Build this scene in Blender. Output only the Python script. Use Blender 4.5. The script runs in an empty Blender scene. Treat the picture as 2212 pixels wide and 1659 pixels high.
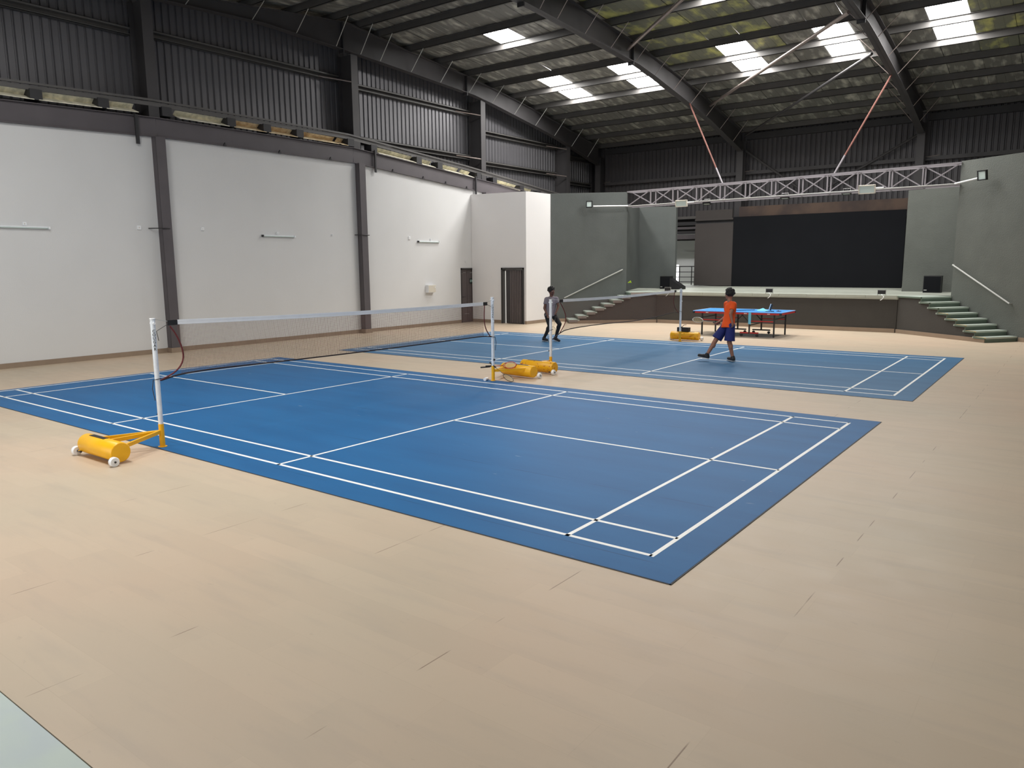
import bpy, bmesh, math, random
from mathutils import Vector, Matrix
random.seed(7)
D = bpy.data
COL = bpy.context.scene.collection
V = Vector

# ------------------------------------------------------------------ camera
cam = D.cameras.new('camera'); camo = D.objects.new('camera', cam); COL.objects.link(camo)
cam.sensor_fit = 'HORIZONTAL'; cam.sensor_width = 36.0; cam.lens = 1638.45 / 2212 * 36
cam.clip_end = 200
cr = V((0.79794957, 0.6026634, -0.00856252)); cu = V((-0.08729423, 0.12961418, 0.98771447)); cf = V((-0.59636919, 0.78739888, -0.15603462))
camo.matrix_world = Matrix(((cr.x, cu.x, -cf.x, 15.93), (cr.y, cu.y, -cf.y, -5.107), (cr.z, cu.z, -cf.z, 2.254), (0, 0, 0, 1)))
bpy.context.scene.camera = camo
sc = bpy.context.scene
# ------------------------------------------------------------------ world, light, exposure
world = D.worlds.new('sky'); sc.world = world; world.use_nodes = True
bg = world.node_tree.nodes['Background']
bg.inputs[0].default_value = (0.86, 0.93, 1.0, 1); bg.inputs[1].default_value = 1.6
sc.view_settings.view_transform = 'Standard'; sc.view_settings.look = 'None'
sc.view_settings.gamma = 1; sc.view_settings.use_curve_mapping = False
sc.view_settings.exposure = 0.24
SKY_EMIT = 42.0          # daylight given off by each translucent roof sheet
def area_light(name, loc, rot, sx, sy, power, col=(1, 1, 1)):
    l = D.lights.new(name, 'AREA'); l.shape = 'RECTANGLE'; l.size = sx; l.size_y = sy; l.energy = power; l.color = col
    o = D.objects.new(name, l); COL.objects.link(o); o.location = loc; o.rotation_euler = rot
    return o
# daylight through the open front aisle and the backstage door
area_light('aisle_daylight', (6.5, -7.2, 1.7), (math.radians(90), 0, 0), 9.0, 3.0, 110, (1, .98, .95))
area_light('backstage_daylight', (-0.6, 30.9, 3.2), (math.radians(-50), 0, 0), 1.6, 1.0, 45, (1, 1, 1))
sc.cycles.use_denoising = True
sc.cycles.max_bounces = 8; sc.cycles.diffuse_bounces = 5; sc.cycles.glossy_bounces = 3
sc.cycles.sample_clamp_indirect = 6
sc.cycles.caustics_reflective = False; sc.cycles.caustics_refractive = False

# ------------------------------------------------------------------ materials
def s2l(c):
    return tuple(((x / 255) / 12.92 if x / 255 <= .04045 else ((x / 255 + .055) / 1.055) ** 2.4) for x in c)
def mat(name, rgb, rough=.6, metal=0.0, var=0.0, scale=3.0, bump=0.0, bscale=60.0, spec=.5, stretch=None, rgb2=None, detail=4, lo=.4, hi=.62):
    m = D.materials.new(name); m.use_nodes = True
    nt = m.node_tree; N = nt.nodes; L = nt.links
    b = N['Principled BSDF']; b.inputs['Roughness'].default_value = rough; b.inputs['Metallic'].default_value = metal
    b.inputs['Specular IOR Level'].default_value = spec
    c = s2l(rgb); b.inputs['Base Color'].default_value = (*c, 1)
    geo = N.new('ShaderNodeNewGeometry'); src = geo.outputs['Position']
    if stretch:
        mp = N.new('ShaderNodeMapping'); mp.inputs['Scale'].default_value = stretch; L.new(src, mp.inputs[0]); src = mp.outputs[0]
    if var or rgb2:
        n = N.new('ShaderNodeTexNoise'); n.inputs['Scale'].default_value = scale; n.inputs['Detail'].default_value = detail
        L.new(src, n.inputs['Vector'])
        r = N.new('ShaderNodeValToRGB'); r.color_ramp.elements[0].position = lo if rgb2 else .3; r.color_ramp.elements[1].position = hi if rgb2 else .7
        c2 = s2l(rgb2) if rgb2 else c
        r.color_ramp.elements[0].color = (*[x * (1 - var) for x in c], 1)
        r.color_ramp.elements[1].color = (*[min(1, x * (1 + var)) for x in c2], 1)
        L.new(n.outputs[0], r.inputs[0]); L.new(r.outputs[0], b.inputs['Base Color'])
    if bump:
        n2 = N.new('ShaderNodeTexNoise'); n2.inputs['Scale'].default_value = bscale; n2.inputs['Detail'].default_value = 3
        L.new(src, n2.inputs['Vector'])
        bp = N.new('ShaderNodeBump'); bp.inputs['Strength'].default_value = bump; bp.inputs['Distance'].default_value = .01
        L.new(n2.outputs[0], bp.inputs['Height']); L.new(bp.outputs[0], b.inputs['Normal'])
    return m
def emat(name, rgb, strength):
    m = D.materials.new(name); m.use_nodes = True; nt = m.node_tree; nt.nodes.clear()
    e = nt.nodes.new('ShaderNodeEmission'); o = nt.nodes.new('ShaderNodeOutputMaterial')
    e.inputs[0].default_value = (*s2l(rgb), 1); e.inputs[1].default_value = strength
    nt.links.new(e.outputs[0], o.inputs[0]); return m

def floor_mat():
    m = mat('vinyl_floor', (206, 184, 158), .42, spec=.35)
    nt = m.node_tree; N = nt.nodes; L = nt.links; b = N['Principled BSDF']
    geo = N.new('ShaderNodeNewGeometry')
    def noise(sc_, st, det=5, rot=0):
        mp = N.new('ShaderNodeMapping'); mp.inputs['Scale'].default_value = st; L.new(geo.outputs['Position'], mp.inputs[0])
        n = N.new('ShaderNodeTexNoise'); n.inputs['Scale'].default_value = sc_; n.inputs['Detail'].default_value = det
        L.new(mp.outputs[0], n.inputs['Vector']); return n.outputs[0]
    def mix(fac, a, bb, blend='MIX'):
        x = N.new('ShaderNodeMix'); x.data_type = 'RGBA'; x.blend_type = blend
        if isinstance(fac, float): x.inputs[0].default_value = fac
        else: L.new(fac, x.inputs[0])
        for i, q in ((6, a), (7, bb)):
            if isinstance(q, tuple): x.inputs[i].default_value = (*q, 1)
            else: L.new(q, x.inputs[i])
        return x.outputs[2]
    def ramp(f, p0, p1):
        r = N.new('ShaderNodeMapRange'); r.inputs[1].default_value = p0; r.inputs[2].default_value = p1; L.new(f, r.inputs[0]); return r.outputs[0]
    base = mix(ramp(noise(.35, (1, 1, 1)), .35, .65), s2l((196, 175, 152)), s2l((189, 174, 152)))
    # plank rows running along x, each plank slightly different in tone
    br = N.new('ShaderNodeTexBrick'); br.inputs['Scale'].default_value = 1; br.inputs['Mortar Size'].default_value = .004
    br.inputs['Mortar Smooth'].default_value = .6
    br.inputs['Brick Width'].default_value = 1.22; br.inputs['Row Height'].default_value = .3; br.offset = .37
    br.inputs['Color1'].default_value = (1, 1, 1, 1); br.inputs['Color2'].default_value = (.93, .93, .935, 1); br.inputs['Mortar'].default_value = (.93, .925, .92, 1)
    L.new(geo.outputs['Position'], br.inputs['Vector'])
    c = mix(.8, base, br.outputs[0], 'MULTIPLY')
    # scuffs streaked along the planks
    c = mix(ramp(noise(2.2, (.5, 3, 1)), .52, .75), c, mix(.2, c, (.30, .26, .23)))
    c = mix(ramp(noise(9, (1, 2.2, 1), 3), .68, .8), c, mix(.22, c, (.25, .20, .17)))
    # short dark open joints between rolls, running across (along y)
    w = N.new('ShaderNodeTexBrick'); w.inputs['Scale'].default_value = 1; w.inputs['Mortar Size'].default_value = .004
    w.inputs['Brick Width'].default_value = 1.5; w.inputs['Row Height'].default_value = 200; w.offset = 0
    w.inputs['Color1'].default_value = (0, 0, 0, 1); w.inputs['Color2'].default_value = (0, 0, 0, 1); w.inputs['Mortar'].default_value = (1, 1, 1, 1)
    mp = N.new('ShaderNodeMapping'); mp.inputs['Location'].default_value = (.4, 90.3, 0); L.new(geo.outputs['Position'], mp.inputs[0]); L.new(mp.outputs[0], w.inputs['Vector'])
    gate = N.new('ShaderNodeMath'); gate.operation = 'MULTIPLY'
    L.new(w.outputs[0], gate.inputs[0]); L.new(ramp(noise(1.3, (.7, 1.6, 1), 1), .53, .6), gate.inputs[1])
    c = mix(gate.outputs[0], c, s2l((140, 120, 102)))
    L.new(c, b.inputs['Base Color'])
    rr = N.new('ShaderNodeMapRange'); rr.inputs[3].default_value = .36; rr.inputs[4].default_value = .55
    L.new(noise(3, (1, 2, 1)), rr.inputs[0]); L.new(rr.outputs[0], b.inputs['Roughness'])
    return m

def court_mat(name, rgb):
    m = mat(name, rgb, .5, spec=.18)
    nt = m.node_tree; N = nt.nodes; L = nt.links; b = N['Principled BSDF']
    geo = N.new('ShaderNodeNewGeometry')
    mp = N.new('ShaderNodeMapping'); mp.inputs['Scale'].default_value = (.5, 2.2, 1); L.new(geo.outputs['Position'], mp.inputs[0])
    n = N.new('ShaderNodeTexNoise'); n.inputs['Scale'].default_value = 1.1; n.inputs['Detail'].default_value = 6; L.new(mp.outputs[0], n.inputs['Vector'])
    r = N.new('ShaderNodeValToRGB'); r.color_ramp.elements[0].position = .3; r.color_ramp.elements[1].position = .72
    c = s2l(rgb); r.color_ramp.elements[0].color = (*[x * .86 for x in c], 1); r.color_ramp.elements[1].color = (c[0] * 1.15, c[1] * 1.08, c[2] * 1.03, 1)
    L.new(n.outputs[0], r.inputs[0])
    # rolls of the mat: dark scuffed joints at 1.55 m spacing across y
    w = N.new('ShaderNodeTexBrick'); w.inputs['Mortar Size'].default_value = .012; w.inputs['Mortar Smooth'].default_value = .8; w.inputs['Scale'].default_value = 1
    w.inputs['Brick Width'].default_value = 300; w.inputs['Row Height'].default_value = 1.52; w.offset = 0
    w.inputs['Color1'].default_value = (0, 0, 0, 1); w.inputs['Color2'].default_value = (0, 0, 0, 1); w.inputs['Mortar'].default_value = (1, 1, 1, 1)
    mp2 = N.new('ShaderNodeMapping'); mp2.inputs['Location'].default_value = (150.3, .1, 0); L.new(geo.outputs['Position'], mp2.inputs[0]); L.new(mp2.outputs[0], w.inputs['Vector'])
    n2 = N.new('ShaderNodeTexNoise'); n2.inputs['Scale'].default_value = 1.7; L.new(geo.outputs['Position'], n2.inputs['Vector'])
    mr = N.new('ShaderNodeMapRange'); mr.inputs[1].default_value = .42; mr.inputs[2].default_value = .65; mr.inputs[4].default_value = .75; L.new(n2.outputs[0], mr.inputs[0])
    ml = N.new('ShaderNodeMath'); ml.operation = 'MULTIPLY'; L.new(w.outputs[0], ml.inputs[0]); L.new(mr.outputs[0], ml.inputs[1])
    mx = N.new('ShaderNodeMix'); mx.data_type = 'RGBA'; L.new(ml.outputs[0], mx.inputs[0]); L.new(r.outputs[0], mx.inputs[6]); mx.inputs[7].default_value = (*[x * .45 for x in c], 1)
    # small pale scratches
    n3 = N.new('ShaderNodeTexNoise'); n3.inputs['Scale'].default_value = 7; n3.inputs['Detail'].default_value = 2; L.new(mp.outputs[0], n3.inputs['Vector'])
    m3 = N.new('ShaderNodeMapRange'); m3.inputs[1].default_value = .74; m3.inputs[2].default_value = .78; m3.inputs[4].default_value = .35; L.new(n3.outputs[0], m3.inputs[0])
    my = N.new('ShaderNodeMix'); my.data_type = 'RGBA'; L.new(m3.outputs[0], my.inputs[0]); L.new(mx.outputs[2], my.inputs[6]); my.inputs[7].default_value = (.5, .55, .6, 1)
    L.new(my.outputs[2], b.inputs['Base Color'])
    return m

M = dict(
    floor=floor_mat(),
    concrete=mat('pale_painted_concrete', (196, 208, 200), .7, var=.08, scale=2.5, rgb2=(178, 188, 188)),
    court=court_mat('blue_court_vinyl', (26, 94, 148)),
    court2=court_mat('pale_blue_court_vinyl', (58, 106, 146)),  # paler, greyer blue for the far mat
    matedge=mat('mat_edge', (40, 42, 48), .6),
    line=mat('white_court_paint', (240, 240, 236), .5, var=.04),
    plaster=mat('white_plaster', (208, 208, 207), .85, var=.02, scale=.8, bump=.15, bscale=35),
    boxplaster=mat('box_white_plaster', (222, 220, 219), .85, var=.015, scale=.8, bump=.12, bscale=35),
    grey=mat('textured_grey_plaster', (84, 88, 86), .9, var=.07, scale=1.4, bump=.55, bscale=45),
    greyr=mat('rough_greygreen_plaster', (92, 95, 90), .9, var=.07, scale=1.6, bump=.8, bscale=38),
    stagefront=mat('stage_front_grey', (64, 62, 59), .9, var=.07, scale=1.5, bump=.4, bscale=40),
    baseboard=mat('skirting_tile', (142, 124, 106), .6, var=.08, scale=3),
    deck=mat('stage_deck_stone', (164, 168, 157), .6, var=.06, scale=3),
    riser=mat('green_riser_stone', (92, 106, 94), .6, var=.08, scale=4),
    tread=mat('tread_stone', (172, 182, 172), .5, var=.06, scale=5),
    slabside=mat('stair_side_slab', (128, 120, 116), .8, var=.05, scale=4),
    chipped=mat('chipped_tread_edge', (206, 186, 140), .8, var=.15, scale=20),
    steel=mat('dark_painted_steel', (66, 64, 65), .55, var=.1, scale=1.5, spec=.4),
    steelb=mat('beam_mauve_grey', (84, 79, 82), .6, var=.08, scale=2),
    steeld=mat('dark_steel', (46, 45, 47), .6, var=.1, scale=2),
    purlin=mat('purlin_paint', (84, 82, 80), .5, var=.1, scale=2, spec=.5),
    clad=mat('grey_cladding_sheet', (98, 97, 100), .44, metal=.35, var=.06, scale=2, stretch=(1, 3, .3)),
    cladb=mat('dark_cladding_sheet', (74, 72, 74), .5, metal=.2, var=.08, scale=2, stretch=(3, 1, .3)),
    roof=mat('roof_insulation', (122, 121, 115), .45, var=.16, scale=2.0, rgb2=(200, 198, 186), stretch=(2.2, .8, 1), lo=.5, hi=.85, bump=.3, bscale=8),
    roofy=mat('yellowed_roof_insulation', (118, 120, 104), .5, var=.1, scale=1.6, rgb2=(184, 184, 112), stretch=(1.5, .9, 1), lo=.48, hi=.68, bump=.3, bscale=8),
    insul=mat('glass_wool_insulation', (222, 218, 196), .8, var=.1, scale=6, rgb2=(240, 234, 212), bump=.6, bscale=20),
    insulw=mat('warm_glass_wool', (232, 204, 160), .8, var=.12, scale=6, rgb2=(246, 226, 190), bump=.6, bscale=20),
    tube=mat('bare_steel_tube', (150, 138, 132), .4, metal=.5, var=.1, scale=6),
    white=mat('white_enamel', (232, 234, 236), .4, var=.03, scale=9),
    pole=mat('white_post_paint', (226, 232, 238), .35, var=.05, scale=14, rgb2=(206, 212, 220)),
    yellow=mat('yellow_enamel', (238, 178, 16), .38, var=.05, scale=6, spec=.5),
    yellowc=mat('chipped_yellow_enamel', (232, 172, 14), .4, var=.04, scale=16, rgb2=(150, 70, 20), lo=.62, hi=.66),
    black=mat('black_plastic', (22, 22, 24), .5),
    blackm=mat('matt_black', (26, 27, 30), .95, var=.05, scale=1, spec=.1),
    cord=mat('dark_red_cord', (92, 26, 30), .7),
    cordb=mat('black_cord', (34, 20, 22), .7),
    netc=mat('brown_net_twine', (104, 76, 66), .8),
    truss=mat('truss_mauve_grey', (138, 133, 137), .5, var=.05, scale=4),
    rust=mat('red_oxide_rod', (108, 66, 56), .7, var=.12, scale=12),
    rail=mat('galvanised_rail', (176, 176, 172), .4, metal=.4),
    doorf=mat('door_dark_frame', (52, 49, 48), .5),
    doorl=mat('door_laminate', (88, 80, 80), .5, var=.15, scale=3, stretch=(30, 30, .6)),
    doord=mat('door_dark_laminate', (52, 49, 51), .5, var=.1, scale=3),
    brown=mat('brown_grey_board', (62, 57, 55), .8, var=.06, scale=1),
    redbrown=mat('red_brown_board', (62, 50, 46), .8, var=.1, scale=1, rgb2=(78, 62, 52)),
    cream=mat('cream_lamp_housing', (206, 200, 186), .5),
    glass=mat('lamp_glass', (190, 204, 200), .2, spec=.6),
    ttblue=mat('blue_table_top', (64, 148, 226), .35),
    red=mat('red_paint', (190, 34, 34), .45),
    cyan=mat('light_blue_cloth', (110, 190, 224), .8),
    screen=mat('sign_green_black', (18, 34, 32), .4),
    sign=mat('sign_pale', (190, 224, 214), .5),
    lime=mat('lime_nylon', (196, 226, 40), .5),
    skin1=mat('dark_skin', (98, 62, 50), .55), skin2=mat('brown_skin', (150, 104, 84), .55),
    hair=mat('black_hair', (20, 18, 18), .7, bump=.8, bscale=90),
    tee=mat('grey_tee', (128, 120, 128), .85, var=.08, scale=8), orange=mat('orange_tee', (232, 84, 16), .8, var=.05, scale=6),
    navy=mat('navy_shorts', (28, 38, 104), .8, var=.08, scale=8), tights=mat('black_tights', (24, 24, 26), .8),
    shoe=mat('black_shoe', (28, 28, 32), .6), sole=mat('pale_sole', (170, 174, 178), .6), eye=mat('eye_white', (220, 216, 210), .4),
    lip=mat('lip', (96, 52, 50), .5), string=mat('racket_string', (206, 190, 150), .6), wood=mat('bat_rubber', (90, 30, 32), .6),
)
M['sky'] = emat('translucent_roof_sheet_daylight', (255, 253, 250), SKY_EMIT)
M['daydoor'] = emat('daylight_doorway', (255, 255, 255), 3.0)

# ------------------------------------------------------------------ mesh helpers
class MB:
    def __init__(s): s.v = []; s.f = []; s.m = []
    def add(s, vs, fs, mi=0):
        o = len(s.v); s.v += [tuple(v) for v in vs]; s.f += [tuple(i + o for i in f) for f in fs]; s.m += [mi] * len(fs); return s
    def box(s, x0, y0, z0, x1, y1, z1, mi=0):
        return s.add([(x0, y0, z0), (x1, y0, z0), (x1, y1, z0), (x0, y1, z0), (x0, y0, z1), (x1, y0, z1), (x1, y1, z1), (x0, y1, z1)],
                     [(0, 3, 2, 1), (4, 5, 6, 7), (0, 1, 5, 4), (1, 2, 6, 5), (2, 3, 7, 6), (3, 0, 4, 7)], mi)
    def beam(s, a, b, w, h, up=(0, 0, 1), mi=0, off=(0, 0)):
        a = V(a); b = V(b); d = (b - a).normalized(); r = d.cross(V(up))
        if r.length < 1e-4: r = d.cross(V((1, 0, 0)))
        r.normalize(); u = r.cross(d).normalized()
        vs = []
        for p in (a, b):
            for i, j in ((-1, -1), (1, -1), (1, 1), (-1, 1)): vs.append(p + r * (i * w / 2 + off[0]) + u * (j * h / 2 + off[1]))
        return s.add(vs, [(0, 1, 2, 3), (7, 6, 5, 4), (0, 4, 5, 1), (1, 5, 6, 2), (2, 6, 7, 3), (3, 7, 4, 0)], mi)
    def ibeam(s, a, b, w, h, t=.014, up=(0, 0, 1), mi=0):
        s.beam(a, b, t, h - 2 * t, up, mi); s.beam(a, b, w, t, up, mi, (0, h / 2 - t / 2)); s.beam(a, b, w, t, up, mi, (0, -h / 2 + t / 2)); return s
    def tube(s, pts, r, n=8, mi=0, r1=None, cap=True):
        pts = [V(p) for p in pts]; k = len(pts); base = len(s.v); prev = None
        for i, p in enumerate(pts):
            d = (pts[min(i + 1, k - 1)] - pts[max(i - 1, 0)]).normalized()
            if prev is None:
                a = d.cross(V((0, 0, 1)))
                if a.length < 1e-3: a = d.cross(V((1, 0, 0)))
            else: a = prev - d * prev.dot(d)
            a.normalize(); prev = a; b = d.cross(a)
            rr = r if r1 is None else r + (r1 - r) * i / (k - 1)
            for j in range(n):
                t = 2 * math.pi * j / n; q = p + a * (rr * math.cos(t)) + b * (rr * math.sin(t)); s.v.append(tuple(q))
        for i in range(k - 1):
            for j in range(n):
                s.f.append((base + i * n + j, base + i * n + (j + 1) % n, base + (i + 1) * n + (j + 1) % n, base + (i + 1) * n + j)); s.m.append(mi)
        if cap:
            s.f.append(tuple(base + j for j in reversed(range(n)))); s.f.append(tuple(base + (k - 1) * n + j for j in range(n))); s.m += [mi, mi]
        return s
    def lathe(s, prof, o=(0, 0, 0), ax=(0, 0, 1), n=16, mi=0):
        ax = V(ax).normalized(); a = ax.cross(V((0, 0, 1)))
        if a.length < 1e-3: a = ax.cross(V((1, 0, 0)))
        a.normalize(); b = ax.cross(a); base = len(s.v); o = V(o)
        for r, h in prof:
            for j in range(n):
                t = 2 * math.pi * j / n; s.v.append(tuple(o + ax * h + a * (r * math.cos(t)) + b * (r * math.sin(t))))
        for i in range(len(prof) - 1):
            for j in range(n):
                s.f.append((base + i * n + j, base + i * n + (j + 1) % n, base + (i + 1) * n + (j + 1) % n, base + (i + 1) * n + j)); s.m.append(mi)
        s.f.append(tuple(base + j for j in reversed(range(n)))); s.f.append(tuple(base + (len(prof) - 1) * n + j for j in range(n))); s.m += [mi, mi]
        return s
    def prism(s, poly, lo, hi, axis='x', mi=0):
        k = len(poly)
        def P(a, b, c): return {'x': (c, a, b), 'y': (a, c, b), 'z': (a, b, c)}[axis]
        vs = [P(a, b, lo) for a, b in poly] + [P(a, b, hi) for a, b in poly]
        fs = [tuple(range(k)), tuple(reversed(range(k, 2 * k)))] + [(i, i + k, (i + 1) % k + k, (i + 1) % k) for i in range(k)]
        return s.add(vs, fs, mi)
    def capsule(s, a, b, ra, rb=None, n=12):
        rb = ra if rb is None else rb; a = V(a); b = V(b); d = b - a
        if d.length < 1e-5: d = V((0, 0, 1e-4))
        ax = d.normalized(); L = d.length; prof = []
        for i in range(5):
            t = math.pi / 2 * (1 - i / 4); prof.append((max(ra * math.cos(t), .0005), -ra * math.sin(t)))
        for i in range(5):
            t = math.pi / 2 * i / 4; prof.append((max(rb * math.cos(t), .0005), L + rb * math.sin(t)))
        return s.lathe(prof, a, ax, n)
    def ell(s, c, rx, ry, rz, rot=None, n=14):
        tmp = MB(); tmp.capsule((0, 0, -.0001), (0, 0, .0001), 1, 1, n)
        R_ = rot or Matrix.Identity(3); c = V(c)
        return s.add([c + R_ @ V((x * rx, y * ry, z * rz)) for x, y, z in tmp.v], tmp.f)
    def build(s, name, mats, parent=None, smooth=False, loc=None, fix=True):
        me = D.meshes.new(name); me.from_pydata([tuple(v) for v in s.v], [], s.f)
        if not isinstance(mats, (list, tuple)): mats = [mats]
        for m in mats: me.materials.append(m)
        for i, p in enumerate(me.polygons): p.material_index = s.m[i]; p.use_smooth = smooth
        if fix:
            bm = bmesh.new(); bm.from_mesh(me); bmesh.ops.recalc_face_normals(bm, faces=bm.faces); bm.to_mesh(me); bm.free()
        if smooth and smooth != 'full': me.set_sharp_from_angle(angle=math.radians(40))
        o = D.objects.new(name, me); COL.objects.link(o)
        if parent: o.parent = parent
        if loc: o.location = loc
        return o
def tag(o, label=None, cat=None, group=None, kind=None):
    if label: o['label'] = label
    if cat: o['category'] = cat
    if group: o['group'] = group
    if kind: o['kind'] = kind
    return o
def thing(name, label, cat, loc=(0, 0, 0), rz=0, group=None, kind=None):
    o = D.objects.new(name, None); COL.objects.link(o); o.location = loc; o.rotation_euler = (0, 0, rz); o.empty_display_size = .1
    return tag(o, label, cat, group, kind)
def copy_tree(o, parent=None):
    c = o.copy(); COL.objects.link(c); c.parent = parent
    for ch in list(o.children): copy_tree(ch, c)
    return c
def text(txt, name, size, m, parent, loc, rot, spacing=1.0, vertical=False):
    cu_ = D.curves.new(name, 'FONT'); cu_.body = txt; cu_.size = size; cu_.extrude = .0008; cu_.align_x = 'CENTER'; cu_.align_y = 'CENTER'
    cu_.space_line = spacing; cu_.resolution_u = 2
    t = D.objects.new(name, cu_); COL.objects.link(t)
    me = D.meshes.new_from_object(t.evaluated_get(bpy.context.evaluated_depsgraph_get())); D.objects.remove(t)
    o = D.objects.new(name, me); COL.objects.link(o); me.materials.clear(); me.materials.append(m)
    o.parent = parent; o.location = loc; o.rotation_euler = rot
    return o
def lerp(xs, ys, x):
    if x <= xs[0]: return ys[0]
    for i in range(len(xs) - 1):
        if x <= xs[i + 1]: return ys[i] + (ys[i + 1] - ys[i]) * (x - xs[i]) / (xs[i + 1] - xs[i])
    return ys[-1]

# ------------------------------------------------------------------ floor
XL, XR, YF, YB = -3.6, 17.46, -7.6, 28.2
fl = MB().box(XL - .9, -3.76, -.2, XR + .4, YB + .1, 0).build('floor', M['floor']); tag(fl, 'beige vinyl plank floor of the hall', kind='structure')
MB().box(XL - .9, YF, -.2, XR + .4, -3.765, -.002).build('concrete_strip', M['concrete'], fl)

# ------------------------------------------------------------------ roof
PY = [-6.9, -5.4, -3.9, -2.4, -.9, .6, 2.1, 3.6, 5.1, 6.6, 8.6, 10.1, 11.6, 12.6, 13.45, 14.9, 16.4, 18.0, 19.4, 20.85, 22.35, 23.8, 25.2, 26.6, 28.0]
ZY = [-8, -4, 5, 12.1, 15, 18, 20.8, 23.8, 26.2, 28.4]; ZZ = [7.25, 7.75, 9.1, 9.85, 9.53, 9.3, 8.93, 8.5, 8.05, 7.7]
zp = lambda y: lerp(ZY, ZZ, y)                      # underside of the purlins
ceil = thing('ceiling', 'dark ribbed roof with steel purlins and white skylight strips', None, kind='structure')
ceil.pop('category', None)
P0, PW = -1.69, 1.0195
sky_spans = {}                                       # strip index -> list of (y0, y1)
for k in (0, 3, 7, 10, 13): sky_spans.setdefault(k, []).append((19.4, 22.35))
for k in (1, 8): sky_spans.setdefault(k, []).append((14.9, 16.4))
for k in (5, 12): sky_spans.setdefault(k, []).append((3.6, 5.1))  # unseen glowing sheets on the near slope, added for light
for k in (7, 9, 11): sky_spans.setdefault(k, []).append((-2.4, -.9))  # more unseen sheets, added to brighten the near floor
sky_spans.setdefault(3, []).append((-.9, .6))  # one further unseen sheet, added for the same near light
for k in range(-2, 19):
    x0 = P0 + PW * k + .006; x1 = x0 + PW - .012
    x0 = max(x0, XL - .65) if k > -2 else XL - .65
    x1 = min(x1, XR + .3)
    dz = .008 * (k % 2)
    ys = sorted(set([-7.8] + PY[1:] + [12.1, 28.35]))
    runs = []; cur = []
    spans = sky_spans.get(k, [])
    for a, b in zip(ys[:-1], ys[1:]):
        insky = any(s0 - .01 <= a and b <= s1 + .01 for s0, s1 in spans)
        if insky:
            if cur: runs.append(cur); cur = []
        else: cur.append((a, b))
    if cur: runs.append(cur)
    for run in runs:
        mb = MB()
        for a, b in run:
            # shallow trapezoid ribs across the sheet
            n = 4; prof = []
            for j in range(n):
                u = x0 + (x1 - x0) * j / n; w = (x1 - x0) / n
                prof += [(u, 0), (u + w * .9, 0), (u + w * .93, .006), (u + w * .97, .006)]
            prof.append((x1, 0))
            for (xa, ha), (xb, hb) in zip(prof[:-1], prof[1:]):
                za, zb = zp(a) + .206 + dz, zp(b) + .206 + dz
                mb.add([(xa, a, za + ha), (xb, a, za + hb), (xb, b, zb + hb), (xa, b, zb + ha)], [(0, 1, 2, 3)])
        o = mb.build('roof_sheet', [M['roof'], M['roofy']], ceil, fix=False)
        for p_ in o.data.polygons:
            if (k in (5, 6, 7, 8) and 13.4 < p_.center.y < 21) or (k in (14, 15) and 17.5 < p_.center.y < 24): p_.material_index = 1
        MB().box(x0 - .05, run[0][0], 0, x1 + .05, run[-1][1], .001) if False else None
    for s0, s1 in spans:
        mb = MB(); yy = [y for y in ys if s0 - .01 <= y <= s1 + .01]
        for a, b in zip(yy[:-1], yy[1:]):
            mb.add([(x0, a, zp(a) + .206), (x1, a, zp(a) + .206), (x1, b, zp(b) + .206), (x0, b, zp(b) + .206)], [(0, 1, 2, 3)])
        mb.build('skylight_panel', M['sky'], ceil, fix=False)['label'] = 'glowing white translucent roof sheet'
# outer weather skin closing the roof above the sheets
mb = MB()
for a, b in zip(ZY[:-1], ZY[1:]):
    mb.add([(XL - .7, a, zp(a) + .32), (XR + .4, a, zp(a) + .32), (XR + .4, b, zp(b) + .32), (XL - .7, b, zp(b) + .32)], [(0, 1, 2, 3)])
mb.build('roof_skin', M['steeld'], ceil, fix=False)
for y in PY:
    z = zp(y); mb = MB()
    # Z purlin: web, top flange, bottom flange, lip
    mb.box(XL - .5, y - .008, z, XR + .2, y + .008, z + .216); mb.box(XL - .5, y - .008, z, XR + .2, y + .062, z + .012)
    mb.box(XL - .5, y - .062, z + .19, XR + .2, y + .008, z + .203); mb.box(XL - .5, y + .05, z, XR + .2, y + .062, z + .03)
    mb.build('purlin', M['purlin'], ceil)

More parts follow.
